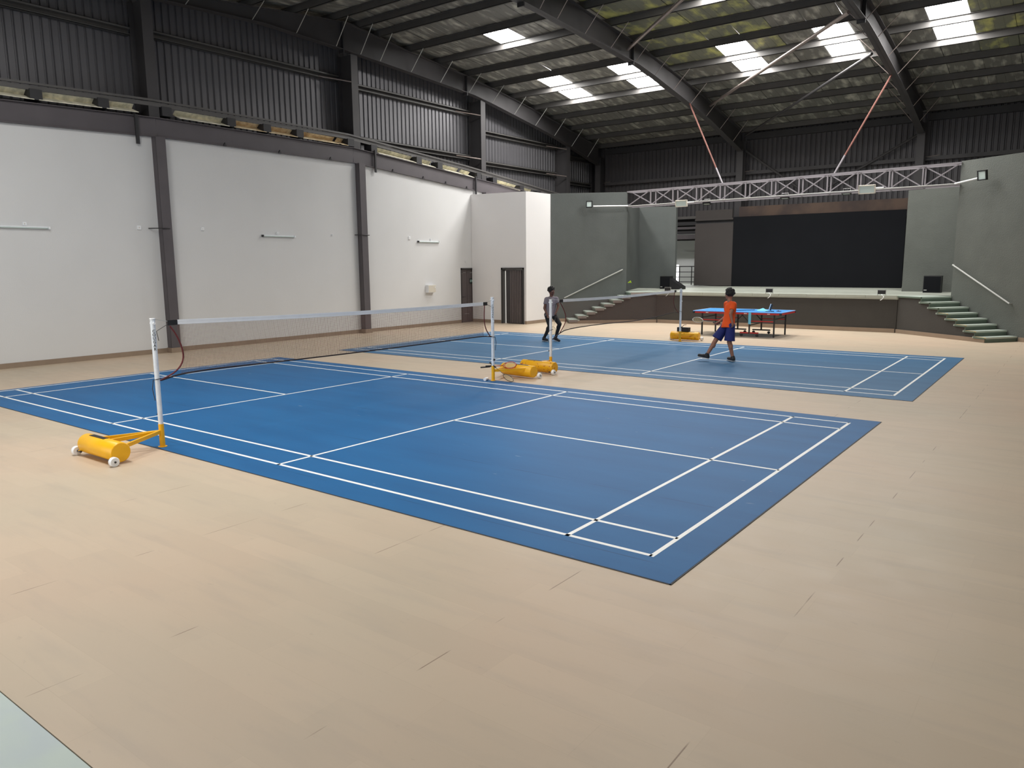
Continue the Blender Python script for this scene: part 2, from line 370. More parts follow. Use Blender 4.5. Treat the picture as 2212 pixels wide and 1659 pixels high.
# rafters
RB = [(-8, 6.6), (-4, 6.7), (-1.5, 7.95), (5.7, 8.95), (9, 9.1), (12.5, 8.97), (14.9, 8.85), (18.3, 8.66), (19.4, 8.52), (22.4, 8.05), (24.2, 7.75), (26.2, 7.3), (27.75, 6.95)]
rb_y = [a for a, b in RB]; rb_z = [b for a, b in RB]
splices = [11.9, 17.9, 4.5]
def rafter(x, label, shift=0):
    t = thing('rafter_beam', label, 'beam', kind='structure')
    ys = sorted(set(rb_y + [y for y in ZY if -8 < y < 27.7] + [12.1]))
    web = MB(); bot = MB(); top = MB()
    for a, b in zip(ys[:-1], ys[1:]):
        za, zb, ta, tb = lerp(rb_y, rb_z, a), lerp(rb_y, rb_z, b), zp(a) - .004, zp(b) - .004
        for mbb, (x0, x1), (l0, l1), (h0, h1) in ((web, (x - .007, x + .007), (za, zb), (ta, tb)), (bot, (x - .12, x + .12), (za, zb), (za + .016, zb + .016)), (top, (x - .12, x + .12), (ta - .016, tb - .016), (ta, tb))):
            mbb.add([(x0, a, l0), (x1, a, l0), (x1, a, h0), (x0, a, h0), (x0, b, l1), (x1, b, l1), (x1, b, h1), (x0, b, h1)],
                    [(0, 1, 2, 3), (7, 6, 5, 4), (0, 4, 5, 1), (1, 5, 6, 2), (2, 6, 7, 3), (3, 7, 4, 0)])
    web.build('web', M['steel'], t); bot.build('bottom_flange', M['steel'], t); top.build('top_flange', M['steel'], t)
    for y in splices:
        z0 = lerp(rb_y, rb_z, y) - .1; MB().box(x - .11, y - .02, z0, x + .11, y + .02, zp(y) - .02).build('splice_plate', M['steeld'], t)
    for y in PY:
        if y < 1 or y > 27: continue
        yb = min(y, 27.6); zb = lerp(rb_y, rb_z, yb) + .02
        for s_ in ((1,) if x < 0 else (1, -1)):
            MB().tube([(x + s_ * .11, yb, zb), (x + s_ * .72, y, zp(y) + .02)], .011, 6).build('flange_brace', M['rail'] if x < 0 else M['tube'], t)
    return t
rafter(XL, 'dark steel rafter running along the top of the left gable wall')
rafter(3.45, 'dark steel rafter in the middle of the roof, second from the left wall')
rafter(10.4, 'dark steel rafter over the right half of the stage')
rafter(17.3, 'dark steel rafter against the right wall, outside the view')

# ------------------------------------------------------------------ left gable wall
wl = thing('wall_left', 'left gable wall: white plaster below, grey ribbed cladding above', None, kind='structure')
BT = [(-7.6, 5.5), (2, 5.46), (5.6, 5.57), (12.2, 5.56), (18.95, 5.06), (28, 4.35)]      # beam underside
bz = lambda y: lerp([a for a, b in BT], [b for a, b in BT], y)
poly = [(YF, -.02), (17.44, -.02), (17.44, 2.12), (18.71, 2.12), (18.71, -.02), (28.2, -.02), (28.2, bz(28)), (18.95, bz(18.95)), (12.2, bz(12.2)), (5.6, bz(5.6)), (2, bz(2)), (YF, bz(YF))]
MB().prism(poly, XL - .2, XL, 'x').build('plaster_wall', M['plaster'], wl)
for a, b in zip(BT[:-1], BT[1:]):
    mb = MB(); za, zb = a[1], b[1]
    mb.beam((XL + .01, a[0], za + .24), (XL + .01, b[0], zb + .24), .014, .46, mi=0)
    mb.beam((XL, a[0], za), (XL, b[0], zb), .17, .018); mb.beam((XL, a[0], za + .47), (XL, b[0], zb + .47), .17, .018)
    mb.build('tie_beam', M['steelb'], wl)
COLY = [5.58, 12.4, 18.95]
for y, zt in zip(COLY, (5.55, 5.55, 5.06)):
    mb = MB(); mb.box(XL + .19, y - .13, 0, XL + .205, y + .13, zt); mb.box(XL, y - .13, 0, XL + .015, y + .13, zt)
    mb.box(XL + .01, y - .012, 0, XL + .2, y + .012, zt); mb.box(XL + .01, y - .13, 0, XL + .2, y - .118, zt)
    mb.build('lower_column', M['steelb'], wl)
    MB().box(XL - .01, y - .16, 0, XL + .24, y + .16, .13).build('column_plinth', M['baseboard'], wl)
for y in (5.58, 12.4, 18.95, 25.1, -1.2):
    zt = lerp(rb_y, rb_z, y) - .002; z0 = bz(y) + .45; mb = MB()
    mb.box(XL - .01, y - .14, z0, XL + .006, y + .14, zt); mb.box(XL - .62, y - .008, z0, XL - .01, y + .008, zt); mb.box(XL - .635, y - .14, z0, XL - .62, y + .14, zt)
    mb.build('upper_column', M['steel'], wl)
mb = MB().box(XL - .1, 27.75, 4.2, XL + .14, 28.1, 7.3).build('upper_column', M['steeld'], wl)
# pipe bands around the columns
for y in (5.5, 12.45):
    MB().tube([(XL + .01, y - .32, 3.25), (XL + .215, y - .14, 3.25), (XL + .225, y, 3.25), (XL + .215, y + .14, 3.25), (XL + .01, y + .16, 3.25)], .014, 6).build('pipe_band', M['steeld'], wl)
# ribbed cladding sheets, one metre wide each
ysh = YF - .2
while ysh < 28.1:
    mb = MB(); y1 = min(ysh + 1.0, 28.2); x = XL - .7
    n = 5; w = 1.0 / n; prof = []
    for j in range(n): prof += [(ysh + w * j, 0), (ysh + w * (j + .66), 0), (ysh + w * (j + .76), -.035), (ysh + w * (j + .90), -.035)]
    prof.append((ysh + 1.0, 0)); prof = [p_ for p_ in prof if p_[0] <= y1 + .001]
    for (ya, ha), (yb, hb) in zip(prof[:-1], prof[1:]):
        z0a, z0b = min(6.2, bz(ya) + .5), min(6.2, bz(yb) + .5)
        mb.add([(x + ha, ya, z0a - .2), (x + hb, yb, z0b - .2), (x + hb, yb, zp(yb) + .2), (x + ha, ya, zp(ya) + .2)], [(0, 1, 2, 3)])
    mb.build('cladding_sheet', M['clad'], wl, fix=False)
    ysh += 1.0
# girts: (y0, y1, z)
for y0, y1, z in ((YF, -1.2, 8.1), (-1.2, 5.4, 8.2), (5.7, 12.2, 8.26), (12.55, 18.8, 8.14), (12.55, 18.8, 6.45), (19.1, 25.0, 7.52), (19.1, 25.0, 6.32), (25.2, 28, 6.05), (25.2, 28, 7.2)):
    mb = MB(); x = XL - .69; mb.box(x, y0, z - .1, x + .014, y1, z + .1); mb.box(x, y0, z + .09, x + .16, y1, z + .1); mb.box(x, y0, z - .1, x + .16, y1, z - .09); mb.box(x + .148, y0, z + .045, x + .16, y1, z + .1); mb.box(x + .148, y0, z - .1, x + .16, y1, z - .07)
    mb.build('girt', M['purlin'], wl)
for y, z in ((12.4, 8.2), (18.95, 8.1), (18.95, 6.45), (12.4, 6.5), (25.1, 7.5), (25.1, 6.3)):
    MB().tube([(XL - .55, y - 1.0, z), (XL - .02, y - .13, z - .1)], .02, 6).build('girt_stay', M['tube'], wl)
# rail in front of the slot, and a tilted back panel behind the slot
SR = [(-7.6, 6.28), (2.1, 6.3), (5.5, 6.4), (10, 6.38), (12, 6.36), (15, 6.13), (17.7, 5.93), (20.6, 5.66), (23, 5.42), (27.7, 5.0)]
sz = lambda y: lerp([a for a, b in SR], [b for a, b in SR], y)
for a, b in zip(SR[:-1], SR[1:]):
    mb = MB(); mb.beam((XL + .03, a[0], a[1] + .07), (XL + .03, b[0], b[1] + .07), .05, .05); mb.beam((XL, a[0], a[1] - .02), (XL, b[0], b[1] - .02), .014, .1)
    mb.build('slot_rail', M['purlin'], wl)
for (y0, y1, w) in ((.2, 2.75, 0), (2.85, 4.25, 0), (4.36, 5.15, 0), (6.24, 7.7, 0), (7.85, 8.9, 1), (8.99, 10.0, 1), (10.2, 11.6, 1), (11.7, 11.98, 1), (13.3, 15.1, 0), (15.4, 16.1, 0), (16.6, 17.6, 0), (17.75, 18.3, 0), (20.0, 21.3, 0), (21.6, 22.4, 0), (-2.2, 0, 0)):
    za, zb = sz(y0), sz(y1); mb = MB(); x = XL - .16
    vs = []
    for (y, z) in ((y0, za), (y1, zb)): vs += [(x, y, z - .05), (x - .06, y, z - .09), (x - .12, y, z - .15), (XL + .06, y, z - .27), (XL + .06, y, z - .285), (x - .14, y, z - .165)]
    fs = [(i, (i + 1) % 6, (i + 1) % 6 + 6, i + 6) for i in range(6)] + [tuple(range(6)), tuple(range(11, 5, -1))]
    mb.add(vs, fs); mb.build('insulation_strip', M['insulw' if w else 'insul'], wl)
for y in (2.8, 4.3, 5.9, 7.78, 8.94, 10.1, 12.1, 13.1, 15.25, 16.35, 18.6, 19.6, 21.45, 22.7):
    z = sz(y); MB().box(XL - .3, y - .13, z - .28, XL + .05, y + .13, z - .05).build('slot_bracket', M['steeld'], wl)
for y, z in ((5.05, 5.45), (13.1, 5.45), (18.35, 5.05)):
    mb = MB(); mb.box(XL + .08, y - .05, z - .12, XL + .09, y + .05, z + .6); mb.box(XL + .09, y - .05, z - .12, XL + .13, y - .04, z + .6)
    for i in range(4): mb.box(XL + .12, y - .06, z + .1 * i, XL + .14, y - .03, z + .1 * i + .03)
    mb.build('drop_bracket', M['steeld'], wl)
for y in (7.5, 9.3, 11.2, 13.9, 15.4, 16.6, 17.8):
    MB().prism([(y - .05, bz(y) - .02), (y + .05, bz(y) - .02), (y, bz(y) + .08)], XL + .05, XL + .1, 'x').build('stiffener_plate', M['steeld'], wl)

bb = lambda name, o: tag(o, kind='structure')
def baseboard(name, pts, h=.12, t=.02):
    mb = MB()
    for a, b in zip(pts[:-1], pts[1:]): mb.beam((*a, h / 2), (*b, h / 2), t, h)
    return tag(mb.build(name, M['baseboard']), kind='structure')
baseboard('baseboard_left', [(XL + .01, YF), (XL + .01, 17.42)])
baseboard('baseboard_left', [(XL + .01, 18.72), (XL + .01, 18.1)])

# ------------------------------------------------------------------ room box beside the stage (door 2)
wb = thing('wall_white_box', 'white plastered corner block with a door, beside the left stage wall', None, kind='structure')
zb_ = 4.9
MB().prism([(XL + .01, 0), (-2.12, 0), (-2.12, 2.12), (-1.06, 2.12), (-1.06, 0), (-.95, 0), (-.95, zb_), (XL + .01, zb_ + .04)], 18.12, 18.3, 'y').build('front_plaster', M['boxplaster'], wb)
MB().box(-1.12, 18.3, 0, -.95, 19.75, zb_ + .01).build('side_plaster', M['boxplaster'], wb)
MB().box(XL, 18.3, zb_ - .15, -1.12, 21.5, zb_ - .02).build('roof_slab', M['boxplaster'], wb)
baseboard('baseboard_box', [(XL, 18.11), (-2.16, 18.11)]); baseboard('baseboard_box', [(-1.02, 18.11), (-.94, 18.11), (-.94, 19.7)])

def door(name, label, m_leaf, ajar=False):
    t = thing(name, label, None, kind='structure')
    # built in local x 0..w facing -y
    return t
d1 = thing('door_1', 'grey ribbed door with an EXIT sign in the left wall', None, kind='structure')
# local frame of door 1: plane x = XL, y 17.44..18.71
mb = MB(); mb.box(XL - .15, 17.44, 0, XL + .02, 17.49, 2.12); mb.box(XL - .15, 18.66, 0, XL + .02, 18.71, 2.12); mb.box(XL - .15, 17.44, 2.06, XL + .02, 18.71, 2.12)
mb.build('door_frame', M['doorf'], d1)
MB().box(XL - .08, 17.5, .01, XL - .04, 18.655, 2.055).build('door_leaf', M['doorl'], d1)
for j in range(9):
    y = 17.86 + j * .088; MB().box(XL - .04, y, .03, XL - .022, y + .07, 2.03).build('door_slat', M['doorl'], d1)
MB().tube([(XL - .03, 17.56, 1.0), (XL + .02, 17.56, 1.0), (XL + .02, 17.68, 1.0)], .01, 6).build('door_handle', M['steeld'], d1)
mb = MB(); mb.box(XL - .022, 17.52, 1.9, XL - .01, 17.54, 1.92); mb.box(XL - .022, 18.02, 1.93, XL - .012, 18.32, 1.945); mb.box(XL - .03, 17.66, .33, XL - .012, 17.92, .345); mb.box(XL - .022, 17.6, 1.94, XL - .012, 17.74, 1.95)
mb.build('door_bolt', M['rail'], d1)
ex = MB().box(XL - .02, 17.99, 1.51, XL - .005, 18.28, 1.71).build('exit_sign', M['screen'], None); tag(ex, 'small dark EXIT sign on the ribbed door in the left wall', 'sign')
text('EXIT', 'lettering', .13, M['sign'], ex, (XL - .003, 18.135, 1.61), (math.pi / 2, 0, math.pi / 2))
d2 = thing('door_2', 'dark ribbed door standing ajar in the white corner block', None, kind='structure')
mb = MB(); mb.box(-2.12, 18.08, 0, -2.05, 18.28, 2.12); mb.box(-1.1, 18.08, 0, -1.05, 18.28, 2.12); mb.box(-2.12, 18.08, 2.05, -1.05, 18.28, 2.12)
mb.build('door_frame', M['doorf'], d2)
lf = MB(); lf.box(-1.1, 18.14, .01, -1.93, 18.18, 2.04); lfo = lf.build('door_leaf', M['doord'], d2)
for j in range(7):
    x = -1.18 - j * .078; MB().box(x - .06, 18.115, .03, x, 18.14, 2.02).build('door_slat', M['doorl'], d2)
MB().box(-2.035, 18.25, .0, -1.985, 18.27, 2.0).build('bright_gap', emat('gap_daylight', (255, 250, 240), 1.1), d2)['label'] = 'bright strip of daylight in the door gap'

# ------------------------------------------------------------------ stage wings (angled grey walls), side panels
L0, L1, R0, R1 = V((-.97, 19.72)), V((1.37, 21.62)), V((15.3, 19.58)), V((12.56, 21.68))
def slab(name, a, b, z0, z1a, z1b, t, m, parent=None, side=1):
    a = V(a); b = V(b); d = (b - a).normalized(); n = V((-d.y, d.x)) * t * side
    vs = [(a.x, a.y, z0), (b.x, b.y, z0), (b.x + n.x, b.y + n.y, z0), (a.x + n.x, a.y + n.y, z0), (a.x, a.y, z1a), (b.x, b.y, z1b), (b.x + n.x, b.y + n.y, z1b), (a.x + n.x, a.y + n.y, z1a)]
    return MB().add(vs, [(0, 3, 2, 1), (4, 5, 6, 7), (0, 1, 5, 4), (1, 2, 6, 5), (2, 3, 7, 6), (3, 0, 4, 7)]).build(name, m, parent)
tag(slab('wall_stage_left', L0, L1, 0, 4.93, 4.97, .16, M['grey']), 'dark grey angled wall left of the stage', kind='structure')
tag(slab('wall_stage_right', R1, R0, 0, 5.18, 5.13, .2, M['greyr']), 'grey textured angled wall right of the stage', kind='structure')
tag(slab('wall_right_corner', R0 + V((0, 0)), V((17.4, 19.58)), 0, 5.12, 5.1, .2, M['greyr']), kind='structure')
tag(slab('wall_panel_left', (1.28, 21.75), (.42, 24.45), 1.0, 4.55, 4.55, .15, M['grey']), 'grey return wall behind the left stage wall', kind='structure')
tag(slab('wall_panel_back', (.42, 24.4), (2.12, 24.4), 1.0, 4.6, 4.53, .15, M['grey']), 'grey panel wall left of the backstage opening', kind='structure')
tag(slab('wall_panel_right', (10.7, 24.4), (13.4, 24.4), 1.0, 4.63, 4.72, .15, M['greyr']), 'pale grey panel wall right of the black backdrop', kind='structure')
tag(slab('wall_panel_right', (13.4, 24.4), (12.9, 21.9), 1.0, 4.7, 4.7, .15, M['greyr']), kind='structure')

# stage platform
stg = thing('stage', 'raised grey stage with a pale stone deck edge', None, kind='structure')
zD = 1.17
DP = [(.4, 22.25, zD), (2.15, 22.2, zD), (2.85, 21.3, zD), (11.15, 21.3, zD), (11.84, 22.2, zD), (13.4, 22.25, zD), (13.4, 28.1, 1.24), (.4, 28.1, 1.24)]
deck = MB().add([(px_, py_, pz_) for px_, py_, pz_ in DP] + [(px_, py_, zD - .12) for px_, py_, pz_ in DP], [tuple(range(8)), tuple(range(15, 7, -1))] + [(i, i + 8, (i + 1) % 8 + 8, (i + 1) % 8) for i in range(8)])
deck.build('stage_deck', M['deck'], stg)
MB().box(2.85, 21.33, 0, 11.15, 21.5, zD - .1).build('front_wall', M['stagefront'], stg)
for i in range(9):
    x = 2.86 + i * .92; MB().box(x, 21.285, zD - .085, x + .905, 21.34, zD + .004 + .003 * (i % 2)).build('edge_stone', M['deck'], stg)
baseboard('baseboard_stage', [(2.9, 21.31), (11.12, 21.31)], .13)

def stair(name, label, A, B, side):
    # A: corner at the stage, B: bottom near corner; steps climb from B to A; width towards the wall
    t = thing(name, label, None, kind='structure')
    A = V(A); B = V(B); d = (A - B).normalized(); n = V((-d.y, d.x)) * side; W = 1.12; T = .335; H = .146; Ln = (A - B).length
    def pr(s0, s1, z0, z1, w0, w1):
        vs = []
        for z in (z0, z1):
            for s_, w_ in ((s0, w0), (s1, w0), (s1, w1), (s0, w1)):
                q = B + d * s_ + n * w_; vs.append((q.x, q.y, z))
        return vs, [(0, 3, 2, 1), (4, 5, 6, 7), (0, 1, 5, 4), (1, 2, 6, 5), (2, 3, 7, 6), (3, 0, 4, 7)]
    side_m = MB()
    for k in range(8):
        s0 = k * T; s1 = (k + 1) * T if k < 7 else Ln + .25
        side_m.add(*pr(s0 + .02, s1 + .02 if k < 7 else s1, 0, H * (k + 1) - .045, .02, W - .03))
    side_m.build('side_wall', M['stagefront'], t)
    for k in range(8):
        s0 = k * T; s1 = s0 + T + .05 if k < 7 else Ln + .25
        st = MB().add(*pr(s0, s0 + .03, H * k, H * (k + 1) - .04, .015, W)).build('riser', M['riser'], t)
        tr = MB().add(*pr(s0 - .015, s1, H * (k + 1) - .045, H * (k + 1), -.02, W)).build('tread', M['tread'], t)
        if side < 0: MB().add(*pr(s0 - .015, s0 + T + .02 if k < 7 else s1, H * (k + 1) - .05, H * (k + 1) - .004, -.026, .03)).build('side_slab', M['riser'], t)
        if side > 0: MB().add(*pr(s0 - .015, s0 + T - .02 if k < 7 else s1, H * (k + 1) - .1, H * (k + 1) - .012, -.026, .03)).build('side_slab', M['slabside'], t)
        if side < 0 and k in (0, 1, 2, 3, 4): MB().add(*pr(s0 - .017, s0 + .3, H * (k + 1) - .03, H * (k + 1) + .002, -.023, .03)).build('chipped_edge', M['chipped'], t)
    q0, q1 = B + n * .0 + d * .0, A
    baseboard('baseboard_stair', [tuple(B - d * .0), tuple(A)], .1 if False else .12)
    return t
stair('stair_right', 'eight green-grey stone steps at the right end of the stage', (11.15, 21.33), (13.75, 19.33), -1)
stair('stair_left', 'eight stone steps climbing to the stage along the left grey wall', (2.85, 21.33), (.25, 19.25), 1)
baseboard('baseboard_wing', [(-.96, 19.7), (-.35, 20.17)]); baseboard('baseboard_wing', [(14.47, 20.2), (15.4, 19.47)])

# ------------------------------------------------------------------ back wall and backstage
MB().box(XL - .78, YF, 0, XL - .72, 28.2, 6.3).build('outer_board', M['steeld'], wl)
MB().box(XL - .75, 28.0, 3.9, XL - .5, 28.3, 8.0).build('corner_flashing', M['steeld'], wl)
MB().box(-4.3, 28.3, 3.6, 17.6, 28.34, 8.2).build('outer_board', M['steeld'], wl)
wk = thing('wall_back', 'dark ribbed cladding wall behind the stage', None, kind='structure')
xs = -4.3
while xs < 17.6:
    z0 = 4.3 if xs < 1.9 else 3.9
    n = 5; w = .2; prof = []; mb = MB(); y = 28.25
    for j in range(n): prof += [(xs + w * j, 0), (xs + w * (j + .6), 0), (xs + w * (j + .72), .035), (xs + w * (j + .88), .035)]
    prof.append((xs + 1, 0))
    for (xa, ha), (xb, hb) in zip(prof[:-1], prof[1:]): mb.add([(xa, y + ha, z0), (xb, y + hb, z0), (xb, y + hb, 7.9), (xa, y + ha, 7.9)], [(0, 1, 2, 3)])
    mb.build('cladding_sheet', M['cladb'], wk, fix=False); xs += 1.0
MB().box(1.75, 28.1, 0, 17.5, 28.2, 4.0).build('low_wall', M['steeld'], wk); MB().box(-4.3, 28.1, 0, -.6, 28.2, 4.4).build('low_wall', M['steeld'], wk)
for x0, x1 in ((-3.4, 3.3), (3.6, 10.25), (10.55, 17.2)):
    mb = MB(); mb.box(x0, 28.06, 6.0, x1, 28.2, 6.02); mb.box(x0, 28.06, 6.02, x1, 28.075, 6.14); mb.build('girt', M['steel'], wk)
    MB().box(x0, 28.02, 7.45, x1, 28.2, 7.7).build('eave_beam', M['steeld'], wk)
    MB().tube([(x0, 28.0, 6.12), (x0 + .5, 27.7, 6.12)], .012, 6).build('girt_stay', M['tube'], wk)
for x in (XL, 3.45, 10.4, 17.3):
    mb = MB(); mb.box(x - .14, 27.72, 1.2, x + .14, 27.735, 7.05); mb.box(x - .008, 27.73, 1.2, x + .008, 28.06, 7.4); mb.box(x - .14, 28.05, 1.2, x + .14, 28.065, 7.4)
    mb.build('eave_column', M['steel'], wk)
MB().tube([(3.6, 28.0, 7.0), (6.0, 28.0, 5.2)], .05, 8).build('wall_brace', M['steel'], wk); MB().tube([(10.3, 28.0, 7.0), (7.0, 28.0, 5.2)], .05, 8).build('wall_brace', M['steel'], wk)
# beams above the opening
for z, h, m_ in ((4.28, .12, 'purlin'), (4.02, .16, 'steeld'), (3.82, .1, 'steelb'), (3.62, .14, 'steeld'), (3.42, .2, 'steelb'), (3.29, .08, 'steeld')):
    MB().box(-.6, 28.0 + (.1 if m_ == 'steeld' else 0), z - h / 2, 1.9, 28.15, z + h / 2).build('lintel_beam', M[m_], wk)
# room beyond the opening
rm = thing('wall_backstage', 'pale back room seen through the opening beside the stage', None, kind='structure')
MB().box(-3.3, 31.5, 1.1, -2.0, 31.6, 4.4).build('plaster_wall', M['plaster'], rm); MB().box(-.98, 31.5, 1.1, 3.5, 31.6, 4.4).build('plaster_wall', M['plaster'], rm)
MB().box(-2.05, 31.5, 2.15, -.98, 31.6, 4.4).build('plaster_wall', M['plaster'], rm); MB().box(-3.3, 28.2, 1.1, -3.2, 31.6, 4.4).build('side_wall', M['plaster'], rm)
MB().box(3.4, 28.2, 1.1, 3.5, 31.6, 4.4).build('side_wall', M['plaster'], rm)
MB().box(-3.3, 28.1, 1.1, 3.5, 31.6, 1.2).build('room_floor', M['deck'], rm); MB().box(-3.3, 28.29, 4.35, 3.5, 31.6, 4.45).build('room_ceiling', M['plaster'], rm)
MB().box(-.7, 31.46, 2.75, .6, 31.5, 2.8).build('lintel_ledge', M['plaster'], rm)
MB().box(-2.05, 31.62, 1.2, -.98, 31.66, 2.2).build('doorway_daylight', M['daydoor'], rm)['label'] = 'bright open doorway'
rl = thing('railing', 'dark metal railing in the backstage opening', 'railing', (0, 0, 0))
for z in (2.08, 1.83, 1.6, 1.38): MB().tube([(.1, 28.05, z), (1.75, 28.05, z)], .018 if z < 2 else .025, 6).build('rail', M['steeld'], rl)
for x in (.65, 1.25): MB().tube([(x, 28.05, 1.2), (x, 28.05, 2.08)], .022, 6).build('post', M['steeld'], rl)
# backdrop and boards
bd = thing('stage_backdrop', 'large matt black backdrop at the rear of the stage', 'backdrop', (0, 0, 0))
MB().box(3.56, 26.98, 1.23, 10.22, 27.03, 4.16).build('black_panel', M['blackm'], bd)
MB().box(3.6, 27.03, 1.23, 10.2, 27.1, 4.12).build('frame', M['steeld'], bd)
hd = MB().box(3.75, 27.1, 4.12, 10.3, 27.35, 4.58).build('header_board', M['redbrown']); tag(hd, 'reddish brown header board above the black backdrop', 'board')
bp = thing('backstage_board', 'tall brown-grey board left of the black backdrop', 'board', (0, 0, 0))
MB().box(1.83, 27.0, 1.25, 3.55, 27.1, 3.93).build('lower_board', M['brown'], bp); MB().box(1.83, 27.06, 3.93, 3.55, 27.14, 4.06).build('ledge_shade_strip', M['steeld'], bp)  # dark strip stands in for the shade below the ledge
MB().box(1.83, 26.95, 4.06, 3.55, 27.1, 4.13).build('ledge', M['brown'], bp); MB().box(1.83, 27.0, 4.13, 3.5, 27.1, 4.5).build('upper_board', M['brown'], bp)

# other two walls (outside the view)
wr = thing('wall_right', 'right wall of the hall of the hall, outside the view', None, kind='structure')
MB().prism([(YF, 0), (28.2, 0), (28.2, 7.9), (12.1, 10), (YF, 7.4)], XR, XR + .2, 'x').build('plaster_wall', M['plaster'], wr)
wf = MB().prism([(XL - .7, 0), (2, 0), (2, 3.2), (11, 3.2), (11, 0), (XR + .2, 0), (XR + .2, 7.4), (XL - .7, 7.4)], YF - .2, YF, 'y').build('wall_front', M['plaster']); tag(wf, 'front aisle wall, outside the view', kind='structure')

# ------------------------------------------------------------------ courts
def court(x0, y0, rz, label, cm):
    t = thing('court_mat', label, 'court mat', (x0, y0, 0), rz)
    ms = MB().box(-.14, -.38, .001, 13.74, 6.42, .006).build('mat_sheet', M[cm], t)
    mb = MB().box(-.15, -.39, .0005, 13.75, -.38, .005); mb.box(13.74, -.39, .0005, 13.752, 6.43, .005); mb.box(-.15, 6.42, .0005, 13.75, 6.43, .005); mb.box(-.152, -.39, .0005, -.14, 6.43, .005)
    mb.build('mat_edge', M['matedge'], t)
    h = .04
    def ln(xa, ya, xb, yb): MB().box(xa, ya, .0062, xb, yb, .0075).build('court_line', M['line'], t)
    ln(0, 0, 13.4, h); ln(0, .46, 13.4, .46 + h); ln(0, 6.06, 13.4, 6.1); ln(0, 5.60, 13.4, 5.64)
    ln(-.02, 0, .02, 6.1); ln(13.38, 0, 13.42, 6.1); ln(.74, 0, .78, 6.1); ln(12.6, 0, 12.64, 6.1); ln(4.70, 0, 4.74, 6.1); ln(8.66, 0, 8.70, 6.1)
    ln(0, 3.03, 4.72, 3.07); ln(8.68, 3.03, 13.4, 3.07)
    return t
court(0, 0, 0, 'blue badminton court mat with white lines, the large near court', 'court')
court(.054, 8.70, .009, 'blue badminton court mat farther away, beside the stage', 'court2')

# ------------------------------------------------------------------ net posts
def post_proto(H=1.62, arm=.62, chipped=False):
    t = thing('net_post', '', 'net post')
    Y = M['yellowc'] if chipped else M['yellow']
    MB().tube([(0, 0, .27), (0, 0, H)], .03, 16).build('pole', M['pole'], t, True)
    MB().tube([(0, 0, H), (0, 0, H + .012)], .034, 16).build('cap', M['white'], t, True); MB().tube([(-.045, 0, H - .05), (.045, 0, H - .05)], .016, 8).build('pulley', M['white'], t)
    MB().tube([(0, 0, .0), (0, 0, .3)], .033, 12).build('sleeve', Y, t, True)
    MB().lathe([(.055, 0), (.055, .012)], (0, 0, 0)).build('foot_plate', Y, t)
    yc = -arm - .1; r = .118
    cy = MB().lathe([(r - .008, -.42), (r, -.41), (r, .41), (r - .008, .42)], (.0, yc, r + .02), (1, 0, 0), 28).build('counterweight', Y, t, True)
    for sx in (-1, 1): MB().lathe([(r - .012, 0), (r - .012, .006)], (sx * .418, yc, r + .02), (sx, 0, 0), 28).build('end_disc', Y, cy, True)
    MB().box(-.28, yc - .03, 2 * r + .017, .08, yc + .03, 2 * r + .021).build('label_strip', M['black'], cy)
    for xa, za in ((-.28, .19), (0, .2), (.3, .17)):
        MB().beam((0, -.02, .2), (xa, yc + .09, za), .03, .045).build('arm', Y, t)
    for sx in (-1, 1):
        w = MB().lathe([(.02, -.03), (.05, -.03), (.056, -.02), (.056, .02), (.05, .03), (.02, .03)], (sx * .47, yc - .11, .056), (1, 0, 0), 18).build('wheel', M['white'], t, True)
        MB().tube([(sx * .35, yc - .11, .056), (sx * .51, yc - .11, .056)], .012, 8).build('axle', M['steeld'], w)
        MB().beam((sx * .40, yc - .11, .056), (sx * .36, yc - .07, .08), .03, .03).build('axle_bracket', Y, t)
    MB().ell((-.035, 0, .42), .022, .022, .02).build('knob', M['black'], t, True)
    MB().tube([(-.034, -.02, .86), (-.034, .034, .87), (.034, .034, .88), (.034, -.034, .87), (-.034, -.034, .86), (-.04, -.05, .75), (-.035, -.03, .6)], .005, 5).build('tie_cord', M['steeld'], t)
    MB().box(-.038, -.012, 1.15, -.028, .012, 1.18).build('cleat', M['white'], t)
    return t
def letters(t, H, az):
    d = az - t.rotation_euler.z
    text('C\nO\nU\nG\nA\nR', 'lettering', .05, M['black'], t, (.0315 * math.cos(d), .0315 * math.sin(d), H - .26), (math.pi / 2, 0, d + math.pi / 2), .9)
pA = post_proto(); pA.location = (6.72, -.3, 0); pA.rotation_euler.z = 0.0
tag(pA, 'white net post with yellow roller base at the near end of the near net')
pB = copy_tree(pA); pB.location = (6.77, 6.38, 0); pB.rotation_euler.z = math.pi - .12; tag(pB, 'white net post with yellow base and rackets leaning on it')
pC = post_proto(1.5, .32, True); pC.location = (6.88, 8.22, 0); pC.rotation_euler.z = -.05; tag(pC, 'white net post with chipped yellow base, just behind the racket post')
pD = copy_tree(pC); pD.location = (6.62, 15.24, 0); pD.rotation_euler.z = math.pi + .08; tag(pD, 'white net post by the ping pong table, its yellow base holding a black bag')
for q in (pB, pC, pD): q['group'] = 'badminton net posts'
pA['group'] = 'badminton net posts'
letters(pA, 1.62, -.35); letters(pB, 1.62, -.75)

